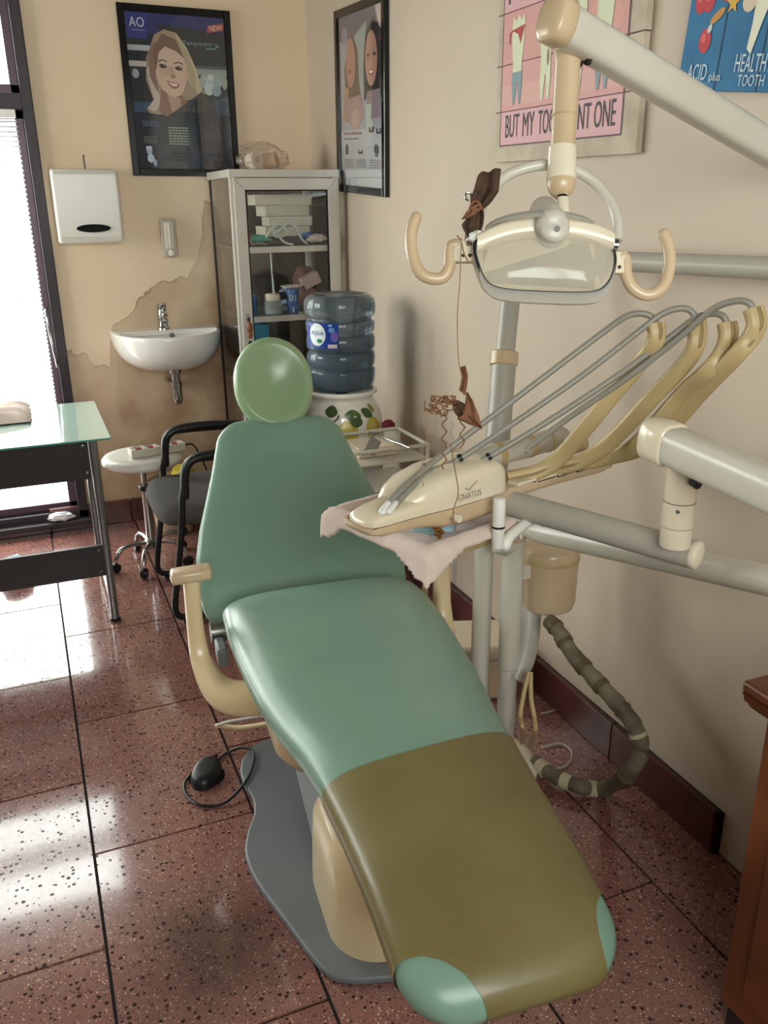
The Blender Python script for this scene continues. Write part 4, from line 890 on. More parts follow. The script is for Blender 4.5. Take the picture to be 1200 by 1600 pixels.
# towel
def towel(i, j):
    a = -.055 + (TA + .095) * i; c = -.055 + (TB + .085) * j
    # cloth laid a little askew: the near corner hangs in a point
    h = .027
    if .012 < a < TA - .012 and .012 < c < TB - .012:
        d = min(a - .012, TA - .012 - a, c - .012, TB - .012 - c); h = .027 - .019 * min(1, d / .02)
    out = max(0, -a - .0, -c - .0, a - TA, c - TB)
    if a < 0 or c < 0 or a > TA or c > TB:
        oa = max(0, -a, a - TA); oc = max(0, -c, c - TB); d = math.hypot(oa, oc)
        corner = (a < 0 and c < 0)
        lim = max(0, d - .004)
        aa = min(max(a, -.010), TA + .010); cc = min(max(c, -.010), TB + .010)
        w = .10
        h = .026 - (max(oa, oc) + .25 * min(oa, oc)) * 1.0
        a = aa + (a - aa) * w; c = cc + (c - cc) * w
    n_ = noise.noise(Vector((a * 30, c * 30, 1))) * .0035 + noise.noise(Vector((a * 90, c * 90, 5))) * .0012
    return FT(a, c, h + n_ + .002)
b = B().grid(towel, 60, 66)
# trim the overhang so that it is short along the edges and long at the near corner
def lt(p): d = p - FT(0, 0, 0); return d.dot(e1), d.dot(e2), d.z
keep = []
for fi, f in enumerate(b.f):
    i, j = (fi // 66 + .5) / 60, (fi % 66 + .5) / 66
    a = -.055 + (TA + .095) * i; c = -.055 + (TB + .085) * j
    la = .020 + .040 * max(0, 1 - max(c, 0) / .085) ** 1.3 + .045 * max(0, (c - TB * .8) / (TB * .2))
    lc = .016 + .040 * max(0, 1 - max(a, 0) / .085) ** 1.3
    if (a < 0 and -a > la) or (c < 0 and -c > lc): continue
    keep.append(f)
b.f = keep; b.mi = [0] * len(keep)
tw = obj('towel', b, M_towel, smooth=80, label='pink terry towel draped over the instrument tray with one corner hanging', cat='towel')
md = tw.modifiers.new('thick', 'SOLIDIFY'); md.thickness = .006; md.offset = 1
def crumple(name, c, rx, ry, rz, m, seed, amp=.3, fr=2.2, parent=None, n=26, **k):
    c = Vector(c)
    def f(i, j):
        t = PI * i; a = 2 * PI * j; d = Vector((math.sin(t) * math.cos(a), math.sin(t) * math.sin(a), math.cos(t)))
        q = 1 + amp * (noise.noise(d * fr + Vector((seed, 0, 0))) + .5 * abs(noise.noise(d * fr * 2.3 + Vector((0, seed, 0)))))
        return c + Vector((d.x * rx * q, d.y * ry * q, max(d.z, -.75) * rz * q))
    return obj(name, B().grid(f, n, n + 8, wv=True), m, parent, smooth=30, **k)
M_wrap = glass('blue_wrap', '#b9dbe4', 1.6, .15, alpha=.55)
crumple('crumpled_wrapper', FT(.10, .085, .034), .048, .036, .020, M_wrap, 3, .35, label='crumpled pale blue plastic wrapper lying on the towel under the delivery head', cat='wrapper')
crumple('folded_tissue', FT(.18, .11, .034), .035, .03, .016, mat('tissue', '#cfcbe0', .9, col2='#c47a8a', scale=30, fac=.6), 8, .3, label='white and mauve crumpled tissue on the towel near the tray pin', cat='tissue')

# ---------------------------------------------------------------- dried leaf mobile hanging from the light
mb = thing('leaf_mobile', 'dried leaf and twig mobile hanging from the left side of the operating light', 'ornament', (0.605, 1.155, 1.208))
FM = frame((0.646, 1.201, 1.487), CR * (1.28 / 1333.5), CU * (1.28 / 1333.5), -CF * (1.28 / 1333.5))
def leafsheet(pts, z, seed, m, name, par=mb, amp=5, t=1.5, cells=10):
    # outline polygon given as left and right edges; folded sheet with thickness
    Lp, Rp = pts
    def f(i, j):
        a = Vector((*(lambda p_, t_: [p_[min(int(t_ * (len(p_) - 1)), len(p_) - 2)][q] * (1 - (t_ * (len(p_) - 1) - min(int(t_ * (len(p_) - 1)), len(p_) - 2))) + p_[min(int(t_ * (len(p_) - 1)), len(p_) - 2) + 1][q] * (t_ * (len(p_) - 1) - min(int(t_ * (len(p_) - 1)), len(p_) - 2)) for q in (0, 1)])(Lp, i), 0))
        c = Vector((*(lambda p_, t_: [p_[min(int(t_ * (len(p_) - 1)), len(p_) - 2)][q] * (1 - (t_ * (len(p_) - 1) - min(int(t_ * (len(p_) - 1)), len(p_) - 2))) + p_[min(int(t_ * (len(p_) - 1)), len(p_) - 2) + 1][q] * (t_ * (len(p_) - 1) - min(int(t_ * (len(p_) - 1)), len(p_) - 2)) for q in (0, 1)])(Rp, i), 0))
        p_ = a.lerp(c, j)
        return FM(p_.x, p_.y, z + amp * math.sin(j * 9 + seed) + 3 * noise.noise(Vector((i * 4, j * 4, seed))))
    o = obj(name, B().grid(f, 14, 16), m, par, smooth=50)
    md = o.modifiers.new('thick', 'SOLIDIFY'); md.thickness = .0012
    return o
leafsheet(([(10, 58), (4, 52), (-2, 30), (-8, 12), (-4, 0)], [(40, 65), (38, 48), (36, 30), (24, 12), (12, 2)]), 6, 1, M_brown, 'upper_leaf')
leafsheet(([(-4, 2), (-14, -14), (-20, -22), (-16, -32), (-8, -36)], [(12, 2), (13, -10), (12, -22), (8, -32), (2, -36)]), 6, 4, M_brown, 'lower_leaf')
leafsheet(([(-6, 4), (-16, -8), (-22, -16)], [(6, 2), (2, -6), (-14, -14)]), 10, 2, M_leaf2, 'bark_strip', amp=2)
obj('knot', B().tube(cat([FM(-8, 2, 8), FM(-4, 10, 12), FM(4, 10, 13), FM(8, 2, 12), FM(2, -3, 12), FM(-5, 0, 12), FM(4, 5, 14), FM(12, 0, 8)], 5), .0022, 8, cap=1), M_leaf2, mb)
obj('coil', B().tube(cat([FM(-10, 14, 8), FM(-15, 18, 8), FM(-13, 26, 8), (FM(-7, 25, 8)), FM(-6, 18, 8)], 6), .0016, 8), M_chrome, mb)
crumple('tape_wad', FM(4, -42, 4), .014, .010, .009, M_white, 5, .3, 2.5, mb, 14)
obj('twig', B().tube(cat([FM(-28, -40, 8), FM(-22, -52, 14), FM(-18, -70, 16), FM(-10, -85, 14)], 5), .0012, 6), M_string, mb)
obj('string', B().tube(cat([FM(-22, -46, 14), FM(-24, -110, 12), FM(-28, -170, 10), FM(-26, -232, 8), FM(-22, -250, 8)], 6), .0008, 6), M_string, mb)
FM2 = FM
leafsheet(([(-24, -245), (-20, -258), (-22, -272), (-24, -280)], [(-16, -242), (-12, -258), (-13, -270), (-16, -288)]), 8, 3, M_leaf2, 'small_leaf', amp=2)
leafsheet(([(-14, -284), (-16, -300), (-20, -318), (-30, -325), (-12, -332), (8, -340)], [(-12, -284), (-4, -296), (2, -312), (6, -322), (9, -334), (11, -340)]), 10, 6, M_leaf2, 'bird_wing', amp=3)
leafsheet(([(-36, -298), (-34, -312), (-24, -326), (-8, -334)], [(-28, -296), (-18, -300), (-6, -314), (2, -330)]), 4, 8, M_brown, 'bird_body', amp=3)
r_ = random.Random(5)
b = B()
for k in range(16):
    x, y = -56 + r_.uniform(-16, 20), -304 + r_.uniform(-14, 10); pts = [FM(x, y, r_.uniform(0, 14))]
    for q in range(4): x += r_.uniform(-14, 14); y += r_.uniform(-8, 8); x = min(max(x, -78), -30); y = min(max(y, -326), -290); pts.append(FM(x, y, r_.uniform(0, 14)))
    b.tube(cat(pts, 5), .0011, 6)
obj('twig_tangle', b, M_leaf2, mb, kind='stuff')
for x, y0, n_, am in ((-48, -318, 14, 4), (-20, -312, 10, 4), (-62, -312, 8, 1), (-75, -310, 7, 2), (-36, -330, 9, 1.5)):
    pts = [FM(x + am * math.sin(q * 1.9), y0 - q * 6.5, 6 + am * math.cos(q * 1.9)) for q in range(n_)]
    obj('tendril', B().tube(cat(pts, 4), .0011 if am > 3 else .0005, 6), M_leaf2 if am > 3 else M_string, mb)
obj('long_fibre', B().tube(cat([FM(-38, -365, 6), FM(-30, -410, 6), FM(-26, -440, 4), FM(-34, -470, 6), FM(-30, -500, 8)], 6), .0008, 6), M_leaf2, mb)
obj('long_fibre', B().tube(cat([FM(-74, -330, 6), FM(-76, -380, 6), FM(-84, -400, 4), FM(-80, -430, 6)], 6), .0005, 6), M_string, mb)

# ---------------------------------------------------------------- glass cabinet in the corner
CX0, CX1, CY0, CY1, CH = .869, 1.352, 3.765, 4.215, 1.64
cbn = thing('display_cabinet', 'tall white framed glass cabinet full of supplies in the room corner', 'cabinet', ((CX0 + CX1) / 2, (CY0 + CY1) / 2, 0))
for x, y in ((CX0, CY0), (CX1 - .028, CY0), (CX1 - .028, CY1 - .028)): obj('post', B().box(x, x + .028, y, y + .028, 0.002, CH - .03), M_alu, cbn, smooth=0, bevel=.002)
obj('corner_seal', B().box(CX0 + .006, CX0 + .016, CY1 - .012, CY1, .08, CH - .03), M_black, cbn, smooth=0)
def ringframe(b, x0, x1, y0, y1, z0, z1, w):
    return b.box(x0, x1, y0, y0 + w, z0, z1).box(x0, x1, y1 - w, y1, z0, z1).box(x0, x0 + w, y0 + w, y1 - w, z0, z1).box(x1 - w, x1, y0 + w, y1 - w, z0, z1)
obj('top_rim', ringframe(B(), CX0 - .002, CX1 + .002, CY0 - .002, CY1, CH - .032, CH, .03), M_alu, cbn, smooth=0, bevel=.002)
obj('top_glass', B().box(CX0 + .02, CX1 - .02, CY0 + .02, CY1 - .02, CH - .012, CH - .006), M_glass, cbn, smooth=0)
obj('plinth', B().box(CX0, CX1, CY0, CY1, .002, .08), M_alu, cbn, smooth=0, bevel=.002)
for x in (CX0 + .010, CX1 - .014): obj('side_pane', B().box(x, x + .004, CY0 + .026, CY1 - .026, .08, CH - .03), M_glass, cbn, smooth=0)
obj('back_pane', B().box(CX0 + .026, CX1 - .026, CY1 - .012, CY1 - .008, .08, CH - .03), M_glass, cbn, smooth=0)
for z in (.42, .72, 1.028, 1.325):
    s_ = obj('shelf', B().box(CX0 + .018, CX1 - .018, CY0 + .03, CY1 - .016, z - .006, z), glass('shelf_glass', '#b9c4be', 1.2, .05, alpha=.3), cbn, smooth=0)
    obj('shelf_rail', B().box(CX0 + .018, CX1 - .018, CY0 + .028, CY0 + .036, z - .024, z + .001), M_alu, s_, smooth=0)
# door: mitred frame, gasket, pane, lock
DX0, DX1, DZ0, DZ1, DY = CX0 + .012, CX1 - .012, .085, CH - .035, CY0 - .018
dw = .047
dr = obj('door', B().prism([(DX0, DZ0), (DX0 + dw, DZ0 + dw), (DX0 + dw, DZ1 - dw), (DX0, DZ1)], lambda a, c, d: V(a, d, c), DY, DY + .016)
    .prism([(DX1, DZ0), (DX1 - dw, DZ0 + dw), (DX1 - dw, DZ1 - dw), (DX1, DZ1)], lambda a, c, d: V(a, d, c), DY, DY + .016)
    .prism([(DX0, DZ1), (DX0 + dw, DZ1 - dw), (DX1 - dw, DZ1 - dw), (DX1, DZ1)], lambda a, c, d: V(a, d, c), DY, DY + .016)
    .prism([(DX0, DZ0), (DX0 + dw, DZ0 + dw), (DX1 - dw, DZ0 + dw), (DX1, DZ0)], lambda a, c, d: V(a, d, c), DY, DY + .016), M_alu, cbn, smooth=0, bevel=.002)
obj('gasket', ringframe2 := B().box(DX0 + dw - .001, DX0 + dw + .005, DY + .002, DY + .012, DZ0 + dw, DZ1 - dw).box(DX1 - dw - .005, DX1 - dw + .001, DY + .002, DY + .012, DZ0 + dw, DZ1 - dw).box(DX0 + dw, DX1 - dw, DY + .002, DY + .012, DZ1 - dw - .005, DZ1 - dw + .001).box(DX0 + dw, DX1 - dw, DY + .002, DY + .012, DZ0 + dw - .001, DZ0 + dw + .005), M_darkgap, dr, smooth=0)
obj('door_pane', B().box(DX0 + dw, DX1 - dw, DY + .006, DY + .010, DZ0 + dw, DZ1 - dw), M_glass, dr, smooth=0)
obj('lock', B().lathe([(.009, 0), (.009, .008), (0, .008)], (DX0 + .028, DY, .925), ax=(0, -1, 0), n=16), M_black, dr)
kc = thing('wooden_charm', 'brown carved wooden charm hanging from the cabinet door lock', 'charm', (DX0 + .026, DY - .012, .95))
obj('figure', B().lathe([(0, 0), (.010, .004), (.012, .018), (.009, .026), (.013, .036), (.014, .055), (.009, .068), (.006, .074), (0, .078)], (DX0 + .026, DY - .016, .945), n=16), mat('charm_wood', '#7c4a2c', .5), kc)
obj('cap', B().lathe([(.004, 0), (.008, .004), (.008, .014), (0, .018)], (DX0 + .024, DY - .014, 1.02), n=12), M_frame, kc)
obj('loop', B().tube(cat([V(DX0 + .024, DY - .014, 1.036), V(DX0 + .018, DY - .006, 1.044), V(DX0 + .024, DY - .0, 1.05), V(DX0 + .03, DY - .006, 1.044)], 5, True), .0012, 6, closed=True), M_black, kc)
# what stands in the cabinet
z = 1.3265
def item(name, b, m, lab, catn, group=None, bevel=.002, smooth=40, **k): return obj(name, b, m, smooth=smooth, bevel=bevel, label=lab, cat=catn, group=group, **k)
boxm = mat('carton_white', '#c8c3b2', .7, col2='#b5b09c', scale=20)
it = B().box(1.03, 1.29, 3.93, 4.12, z + .001, z + .035); item('instrument_case', it, mat('dark_case', '#33312f', .5), 'dark flat case under the stack of white cartons on the top shelf', 'case', bevel=.006)
zz = z + .036
for i, (x0, x1, h, lab) in enumerate(((1.055, 1.265, .045, 'lowest white carton of the stack on the top cabinet shelf'), (1.08, 1.28, .042, 'second white carton from the bottom of the stack in the cabinet'), (1.06, 1.265, .047, 'third white carton from the bottom of the stack in the cabinet'), (1.02, 1.28, .045, 'topmost and widest white carton of the stack in the cabinet'))):
    rz = Matrix.Translation(((x0 + x1) / 2, 4.0, 0)) @ Matrix.Rotation(R((2, -3, 1.5, -2)[i]), 4, 'Z')
    t = thing('carton', lab, 'box', ((x0 + x1) / 2, 4.0, zz), 'white cartons stacked in the cabinet')
    obj('body', B().box(-(x1 - x0) / 2, (x1 - x0) / 2, -.06, .09, zz + .0005, zz + h - .006, rz), boxm, t, smooth=0, bevel=.001)
    obj('lid', B().box(-(x1 - x0) / 2 - .001, (x1 - x0) / 2 + .001, -.061, .091, zz + h - .014, zz + h - .001, rz), boxm, t, smooth=0, bevel=.001)
    zz += h
item('small_bottle', B().lathe([(0, 0), (.007, 0), (.007, .012), (.004, .016), (.004, .022), (0, .022)], (1.058, 3.96, zz - .0), n=12), mat('amber', '#4a3423', .3), 'tiny brown bottle on top of the carton stack', 'bottle', bevel=0)
item('red_cup', B().lathe([(0, 0), (.024, 0), (.03, .05), (.026, .052), (.022, .01), (0, .008)], (.938, 3.86, z), n=20), M_red, 'small red plastic cup at the left end of the top shelf', 'cup', bevel=0)
crumple('teal_mask', (1.0, 3.87, z + .030), .06, .03, .017, M_teal, 2, .3, label='folded teal face mask on the top cabinet shelf', cat='mask')
crumple('blue_glove', (1.24, 3.87, z + .042), .035, .02, .012, M_blue, 6, .3, label='dark blue crumpled glove on the top cabinet shelf', cat='glove')
crumple('white_gauze', (1.27, 3.84, z + .027), .045, .025, .018, mat('gauze', '#cdbfb6', .9), 9, .3, label='white crumpled gauze at the right end of the top shelf', cat='gauze')
for i, (pts, lab) in enumerate((([(1.03, 3.83, z + .04), (1.07, 3.825, z + .085), (1.10, 3.82, z + .09), (1.12, 3.82, z + .05), (1.07, 3.815, z + .04), (1.06, 3.81, z + .07), (1.10, 3.805, z + .02), (1.14, 3.80, z + .006)], 'pale looped suction tube on the top shelf, leftmost of the two'), ([(1.09, 3.85, z + .06), (1.14, 3.845, z + .095), (1.17, 3.84, z + .08), (1.19, 3.83, z + .03), (1.215, 3.83, z + .008)], 'pale bent suction tube on the top shelf, right of the looped one'))):
    item('suction_tube', B().tube(cat(pts, 6), .005, 8, cap=1), mat('tube_white', '#b9c8bd', .4), lab, 'tube', 'suction tubes in the cabinet', bevel=0)
item('metal_tool', B().tube(cat([(.95, 3.82, z + .03), (.965, 3.82, z + .012), (.99, 3.82, z + .014), (1.03, 3.82, z + .008)], 5), .004, 8, cap=1), M_dullsteel, 'short bent steel tool beside the red cup', 'tool', bevel=0)
item('plastic_spout', B().tube([(1.055, 3.86, 1.325 - .03), (1.056, 3.86, 1.21), (1.06, 3.86, 1.122)], [.0035, .0035, .005], 10, cap=1), mat('tube_white', '#b9c8bd'), 'thin white upright straw standing in the jar on the second shelf', 'straw', bevel=0)
z = 1.0285
t = thing('glass_jar', 'clear jar with white lid and upright straw on the second cabinet shelf', 'jar', (1.055, 3.87, z))
obj('body', B().lathe([(0, .001), (.036, .001), (.040, .006), (.040, .055), (.032, .064), (.030, .064), (.030, .06)], (1.055, 3.87, z), n=24), glass('jar_glass', '#d5dcd8', 1.4, .05, alpha=.3), t)
obj('contents', B().lathe([(0, .003), (.034, .003), (.034, .022), (0, .024)], (1.055, 3.87, z), n=20), mat('cotton', '#cfc6ba', .9), t)
obj('lid', B().lathe([(.033, .060), (.034, .062), (.034, .085), (.028, .092), (0, .092)], (1.055, 3.87, z), n=24), mat('jar_lid', '#d3c7b2', .5), t)
t = thing('blue_can', 'blue can printed 01 beside the jar on the second cabinet shelf', 'can', (1.145, 3.86, z))
obj('body', B().lathe([(0, .001), (.026, .001), (.027, .004), (.027, .108), (.025, .112), (.023, .112), (.022, .10), (0, .1)], (1.145, 3.86, z), n=28), M_blue, t)
pr_ = Print(lambda a, c, d=0: Vector((1.145, 3.86, z)) + Vector((math.sin((a - .004) / .0275) * (.0275 + d), -math.cos((a - .004) / .0275) * (.0275 + d), c)))
pr_.text('01', -.018, .058, .013, .084, '#c9d4dc'); pr_.rect(-.004, .006, .002, .03, '#c9d4dc')
pr_.done('number', t)
item('saucer', B().lathe([(0, 0), (.04, .0), (.052, .008), (.05, .011), (.038, .004), (0, .004)], (1.147, 3.868, z + .1125), n=28), boxm, 'shallow white dish resting on top of the blue can', 'dish', bevel=0)
item('blue_tub', B().lathe([(0, 0), (.040, 0), (.046, .085), (.043, .085), (.038, .006), (0, .006)], (.945, 3.90, z), n=24), mat('blue_tub', '#2c4f83', .5), 'dark blue plastic tub at the left end of the second shelf', 'tub', bevel=0)
crumple('cloth_wad', (.98, 4.0, z + .066), .045, .05, .06, mat('wad', '#6d5e55', .9), 4, .25, label='greyish brown cloth bundle behind the blue tub in the cabinet', cat='cloth')
crumple('pink_pouch', (1.235, 3.90, z + .060), .045, .035, .052, mat('pink_pouch', '#8d6560', .7, col2='#a98a7c', scale=30), 5, .25, label='dull pink pouch right of the blue can in the cabinet', cat='pouch')
rz = Matrix.Translation((1.238, 3.87, z + .142)) @ Matrix.Rotation(R(-24), 4, 'Y')
item('pink_box', B().box(-.042, .042, -.02, .035, -.026, .026, rz), mat('pink_box', '#b39a92', .7), 'small pinkish box tilted on the pouch in the cabinet', 'box', smooth=0)
crumple('brown_bag', (1.25, 4.0, z + .13), .05, .04, .07, mat('brown_bag', '#5d3a30', .7), 7, .25, label='brown bag behind the tilted pink box in the cabinet', cat='bag')
z = .7205
item('teal_box', B().box(.925, 1.02, 3.83, 3.98, z + .001, z + .27), mat('teal_box', '#1f6c86', .5), 'teal box on the third cabinet shelf', 'box', smooth=0)
item('blue_bin', B().lathe([(0, 0), (.08, 0), (.095, .14), (.092, .14), (.076, .006), (0, .006)], (1.08, 4.08, z), n=24), mat('blue_tub', '#2c4f83'), 'round dark blue bin at the back of the third cabinet shelf', 'bin', bevel=0)
item('brown_package', B().box(1.17, 1.28, 3.85, 4.0, z + .001, z + .10), mat('brown_bag', '#5d3a30'), 'dark brown package at the right of the third cabinet shelf', 'package', smooth=0)
for i, (x, h, c_, lab) in enumerate(((.98, .16, '#8c8577', 'grey carton on the lowest cabinet shelf, left'), (1.13, .12, '#6d5648', 'brown carton on the lowest cabinet shelf, right'))):
    item('carton', B().box(x - .06, x + .06, 3.85, 4.05, .421, .421 + h), mat('cart' + c_[1:], c_, .8), lab, 'box', smooth=0)
# bag on the cabinet top
bg_ = thing('plastic_bag', 'clear plastic bag with paper rolls on top of the glass cabinet', 'bag', (1.08, 4.0, CH))
crumple('film', (1.08, 4.0, CH + .052), .105, .07, .062, glass('bag_film', '#fffaf4', 2.5, .2, alpha=.08), 3, .28, 2.6, bg_, 34)
obj('paper_roll', B().lathe([(.014, -.022), (.036, -.022), (.036, .022), (.014, .022), (.014, -.022)], (1.035, 3.985, CH + .042), ax=(.5, -.85, .1), n=24), mat('paper_roll', '#ddd0c2', .8), bg_)
obj('paper_roll', B().lathe([(.012, -.03), (.034, -.03), (.034, .03), (.012, .03), (.012, -.03)], (1.115, 4.0, CH + .044), ax=(.8, -.55, .2), n=24), mat('tan_roll', '#cfae8e', .7), bg_, label='tan roll inside the bag')

# ---------------------------------------------------------------- towel dispenser, soap dispenser, sink
td = thing('paper_towel_dispenser', 'white metal paper towel dispenser with dark oval slot beside the window', 'dispenser', (.33, YB - .05, 1.345))
tz0, tz1, tx0, tx1 = 1.345, 1.662, .188, .463
def tdp(i, j):
    pass
b = B()
prof = [(.0, 0), (.0, .085), (.03, .105), (.2, .112), (.285, .108), (.306, .09), (.312, .0)]
prof2 = [(YB - d, tz0 + h) for h, d in [(q[0] + 0, q[1]) for q in prof]]
b.prism([(y_, z_) for y_, z_ in prof2], lambda a, c, d: V(d, a, c), tx0, tx1)
obj('case', b, M_white, td, smooth=30, bevel=.012, bseg=4)
slot = [(.5 * (tx0 + tx1) + .012 + .072 * math.cos(2 * PI * k / 28), tz0 + .064 + .017 * math.sin(2 * PI * k / 28)) for k in range(28)]
obj('slot', B().prism(slot, lambda a, c, d: V(a, d, c), YB - .1125, YB - .106), M_darkgap, td, smooth=30)
obj('lock_mark', B().prism([(.325, 1.585), (.345, 1.585), (.345, 1.59), (.325, 1.59)], lambda a, c, d: V(a, d, c), YB - .1132, YB - .111), M_dullsteel, td, smooth=0)
obj('top_key', B().tube([(.338, YB - .03, 1.655), (.336, YB - .03, 1.695), (.338, YB - .03, 1.71)], .003, 8, cap=1), M_black, td)
sp = thing('soap_dispenser', 'small clear and white soap dispenser on the wall above the sink', 'dispenser', (.672, YB - .03, 1.27))
obj('housing', B().box(.636, .708, YB - .045, YB - .001, 1.272, 1.445), glass('soap_case', '#e8dfd2', 1.2, .1, alpha=.5), sp, smooth=30, bevel=.012, bseg=3)
obj('reservoir', B().box(.65, .694, YB - .05, YB - .02, 1.31, 1.43), mat('soap', '#d9cdbd', .3), sp, smooth=30, bevel=.006)
obj('level_tube', B().tube([(.672, YB - .053, 1.33), (.672, YB - .053, 1.42)], .005, 10, cap=1), M_white, sp)
obj('push_button', B().lathe([(.015, 0), (.015, .008), (.010, .014), (0, .015)], (.676, YB - .045, 1.293), ax=(0, -1, 0), n=20), M_white, sp)
sx_, sz_ = .612, .948
sk_ = thing('wash_basin', 'white wall hung ceramic wash basin with chrome tap below the soap dispenser', 'sink', (sx_, YB - .2, .75))
HW, DP = .252, .385
def rimp(t, sc=1.0):           # t 0..1 around the front half: from left wall to right wall
    a = PI * t; return -HW * sc * spow(math.cos(a), .86), DP * sc * spow(math.sin(a), .80)
def outer(i, j):
    q = i; x, y = rimp(j, 1.0)
    sc = math.cos(q * PI / 2) ** .62 * .86 + .14 if q < 1 else .14
    zq = -.165 * math.sin(q * PI / 2) ** 1.0
    return V(sx_ + x * sc, YB - .001 - max(0, y * (sc ** .9)), sz_ - .012 + zq)
b = B().grid(outer, 18, 40)
obj('bowl', b, M_ceram, sk_, smooth=60)
rm = [V(sx_ + rimp(t / 40)[0], YB - .001 - rimp(t / 40)[1], sz_ - .012) for t in range(41)]
inn = []
for t in range(41):
    a = PI * t / 40; inn.append(V(sx_ - (HW - .028) * math.cos(a), YB - .115 - (DP - .14) * math.sin(a) ** .8 if 0 < t < 40 else YB - .115, sz_))
b = B()
r1 = [v + V(0, 0, .010) for v in rm]; k0 = [V(v.x * .985 + sx_ * .015, v.y + .004, v.z + .014) for v in rm]
b.loft([rm, r1, k0, [v + V(0, 0, .002) for v in inn]], cap=False)
def inner(i, j):
    a = PI * j; q = math.cos(i * PI / 2) ** .7
    x = -(HW - .028) * math.cos(a) * q; y = .115 + (DP - .14) * (spow(math.sin(a), .8)) * q + (1 - q) * .06
    return V(sx_ + x, YB - y, sz_ + .002 - .11 * math.sin(i * PI / 2))
b.grid(inner, 12, 40)
def innerb(i, j):
    q = math.cos(i * PI / 2) ** .7; x = (2 * j - 1) * (HW - .028) * q
    return V(sx_ + x, YB - .115 - (1 - q) * .06 * 1 + .012 * math.sin(PI * j) * q, sz_ + .002 - .11 * math.sin(i * PI / 2))
b.grid(innerb, 12, 16)
obj('rim_and_basin', b, M_ceram, sk_, smooth=50)
obj('tap_deck', B().loft([[V(sx_ - HW * .99, YB - .001, z_), V(sx_ + HW * .99, YB - .001, z_), V(sx_ + HW * .93, YB - .118 + .0, z_), V(sx_, YB - .125 + .012, z_), V(sx_ - HW * .93, YB - .118, z_)] for z_ in (sz_ - .02, sz_ + .003)]), M_ceram, sk_, bevel=.003)
obj('overflow_hole', B().lathe([(.013, 0), (.013, .0015), (.008, .0015), (.008, 0)], (sx_ + .018, YB - .128, sz_ - .022), ax=(0, -1, .35), n=20), M_dullsteel, sk_)
tp = obj('tap', B().lathe([(.028, 0), (.028, .008), (.022, .012), (.021, .045), (.024, .05), (.024, .075), (.020, .082), (.020, .10), (.024, .105), (.018, .116), (0, .118)], (sx_ - .008, YB - .06, sz_ + .003), n=26), M_chrome, sk_)
obj('spout', B().tube(cat([V(sx_ - .008, YB - .075, sz_ + .055), V(sx_ - .008, YB - .11, sz_ + .058), V(sx_ - .008, YB - .135, sz_ + .045)], 5), .0135, 16, cap=.4), M_chrome, tp)
obj('lever', B().tube([V(sx_ - .008, YB - .07, sz_ + .112), V(sx_ - .008, YB - .115, sz_ + .122)], .009, 14, sx=1.4, sy=.6, cap=.8), M_chrome, tp)
tr_ = obj('drain_trap', B().lathe([(.030, 0), (.030, -.018), (.020, -.022), (.020, -.06), (.027, -.062), (.027, -.085), (.024, -.088), (.024, -.13), (.026, -.132), (.026, -.15), (.018, -.165), (0, -.172)], (sx_ + .012, YB - .15, sz_ - .175), n=24), M_chrome, sk_)
obj('trap_outlet', B().tube(cat([V(sx_ + .012, YB - .15, sz_ - .25), V(sx_ - .01, YB - .10, sz_ - .245), V(sx_ - .01, YB - .001, sz_ - .245)], 5), .013, 14), M_chrome, tr_)
obj('waste_collar', B().lathe([(.038, 0), (.032, -.02), (0, -.02)], (sx_ + .005, YB - .15, sz_ - .155), n=24), M_ceram, sk_)

# ---------------------------------------------------------------- water bottle on its ceramic urn
wx, wy = 1.128, 3.17
ur = thing('ceramic_urn', 'white ceramic water urn painted with yellow lemons and green leaves', 'urn', (wx, wy, .40))
UP = [(0, .0), (.13, .0), (.15, .02), (.163, .10), (.166, .20), (.160, .28), (.145, .335), (.128, .36), (.122, .372), (.128, .384), (.140, .392), (.140, .404), (.128, .408), (.120, .40), (.112, .37), (.05, .335), (0, .335)]
UZ = .405
obj('body', B().lathe([(q.x, q.z) for q in cat([(a, 0, c) for a, c in UP], 3)], (wx, wy, UZ), n=48), M_ceram, ur, smooth=60)
def urad(h):
    for (r0, h0), (r1, h1) in zip(UP[1:], UP[2:]):
        if h0 <= h <= h1 and h1 > h0: return r0 + (r1 - r0) * (h - h0) / (h1 - h0)
    return .16
du_ = -.30
def FU(a, c, d=0):
    th = a / .16 + du_; r_ = urad(c + .03) + .0015 + d; return V(wx + r_ * math.sin(th), wy - r_ * math.cos(th), UZ + c + .03)
class PrintU(Print):
    step = .0003
    def poly(s, pts, col):
        s.n += 1; b_ = s.b.use(pmat(col, .25)); n = len(pts); cx = sum(p_[0] for p_ in pts) / n; cy = sum(p_[1] for p_ in pts) / n
        ringsv = []
        for q in (0, .34, .67, 1):
            ringsv.append([s.F(cx + (x - cx) * q, cy + (y - cy) * q, .0003 * s.n) for x, y in pts])
        b_.loft(ringsv, cap=False); return s
p = PrintU(FU)
for (x, y) in ((.02, .235), (.135, .235), (-.10, .235)):
    p.ell(x - .005, y, .040, .046, '#b9a94a', .3); p.ell(x - .012, y + .012, .02, .022, '#c8ba62', .3)
def leaf(x, y, l, w, rot, col='#44602f'):
    pts = []
    for k in range(24):
        t = k / 23; a_ = (t * 2 if t < .5 else 2 - t * 2); sg_ = 1 if t < .5 else -1
        px, py = a_ * l, sg_ * w * math.sin(a_ * PI) ** .8
        pts.append((x + px * math.cos(rot) - py * math.sin(rot), y + px * math.sin(rot) + py * math.cos(rot)))
    p.poly(pts, col)
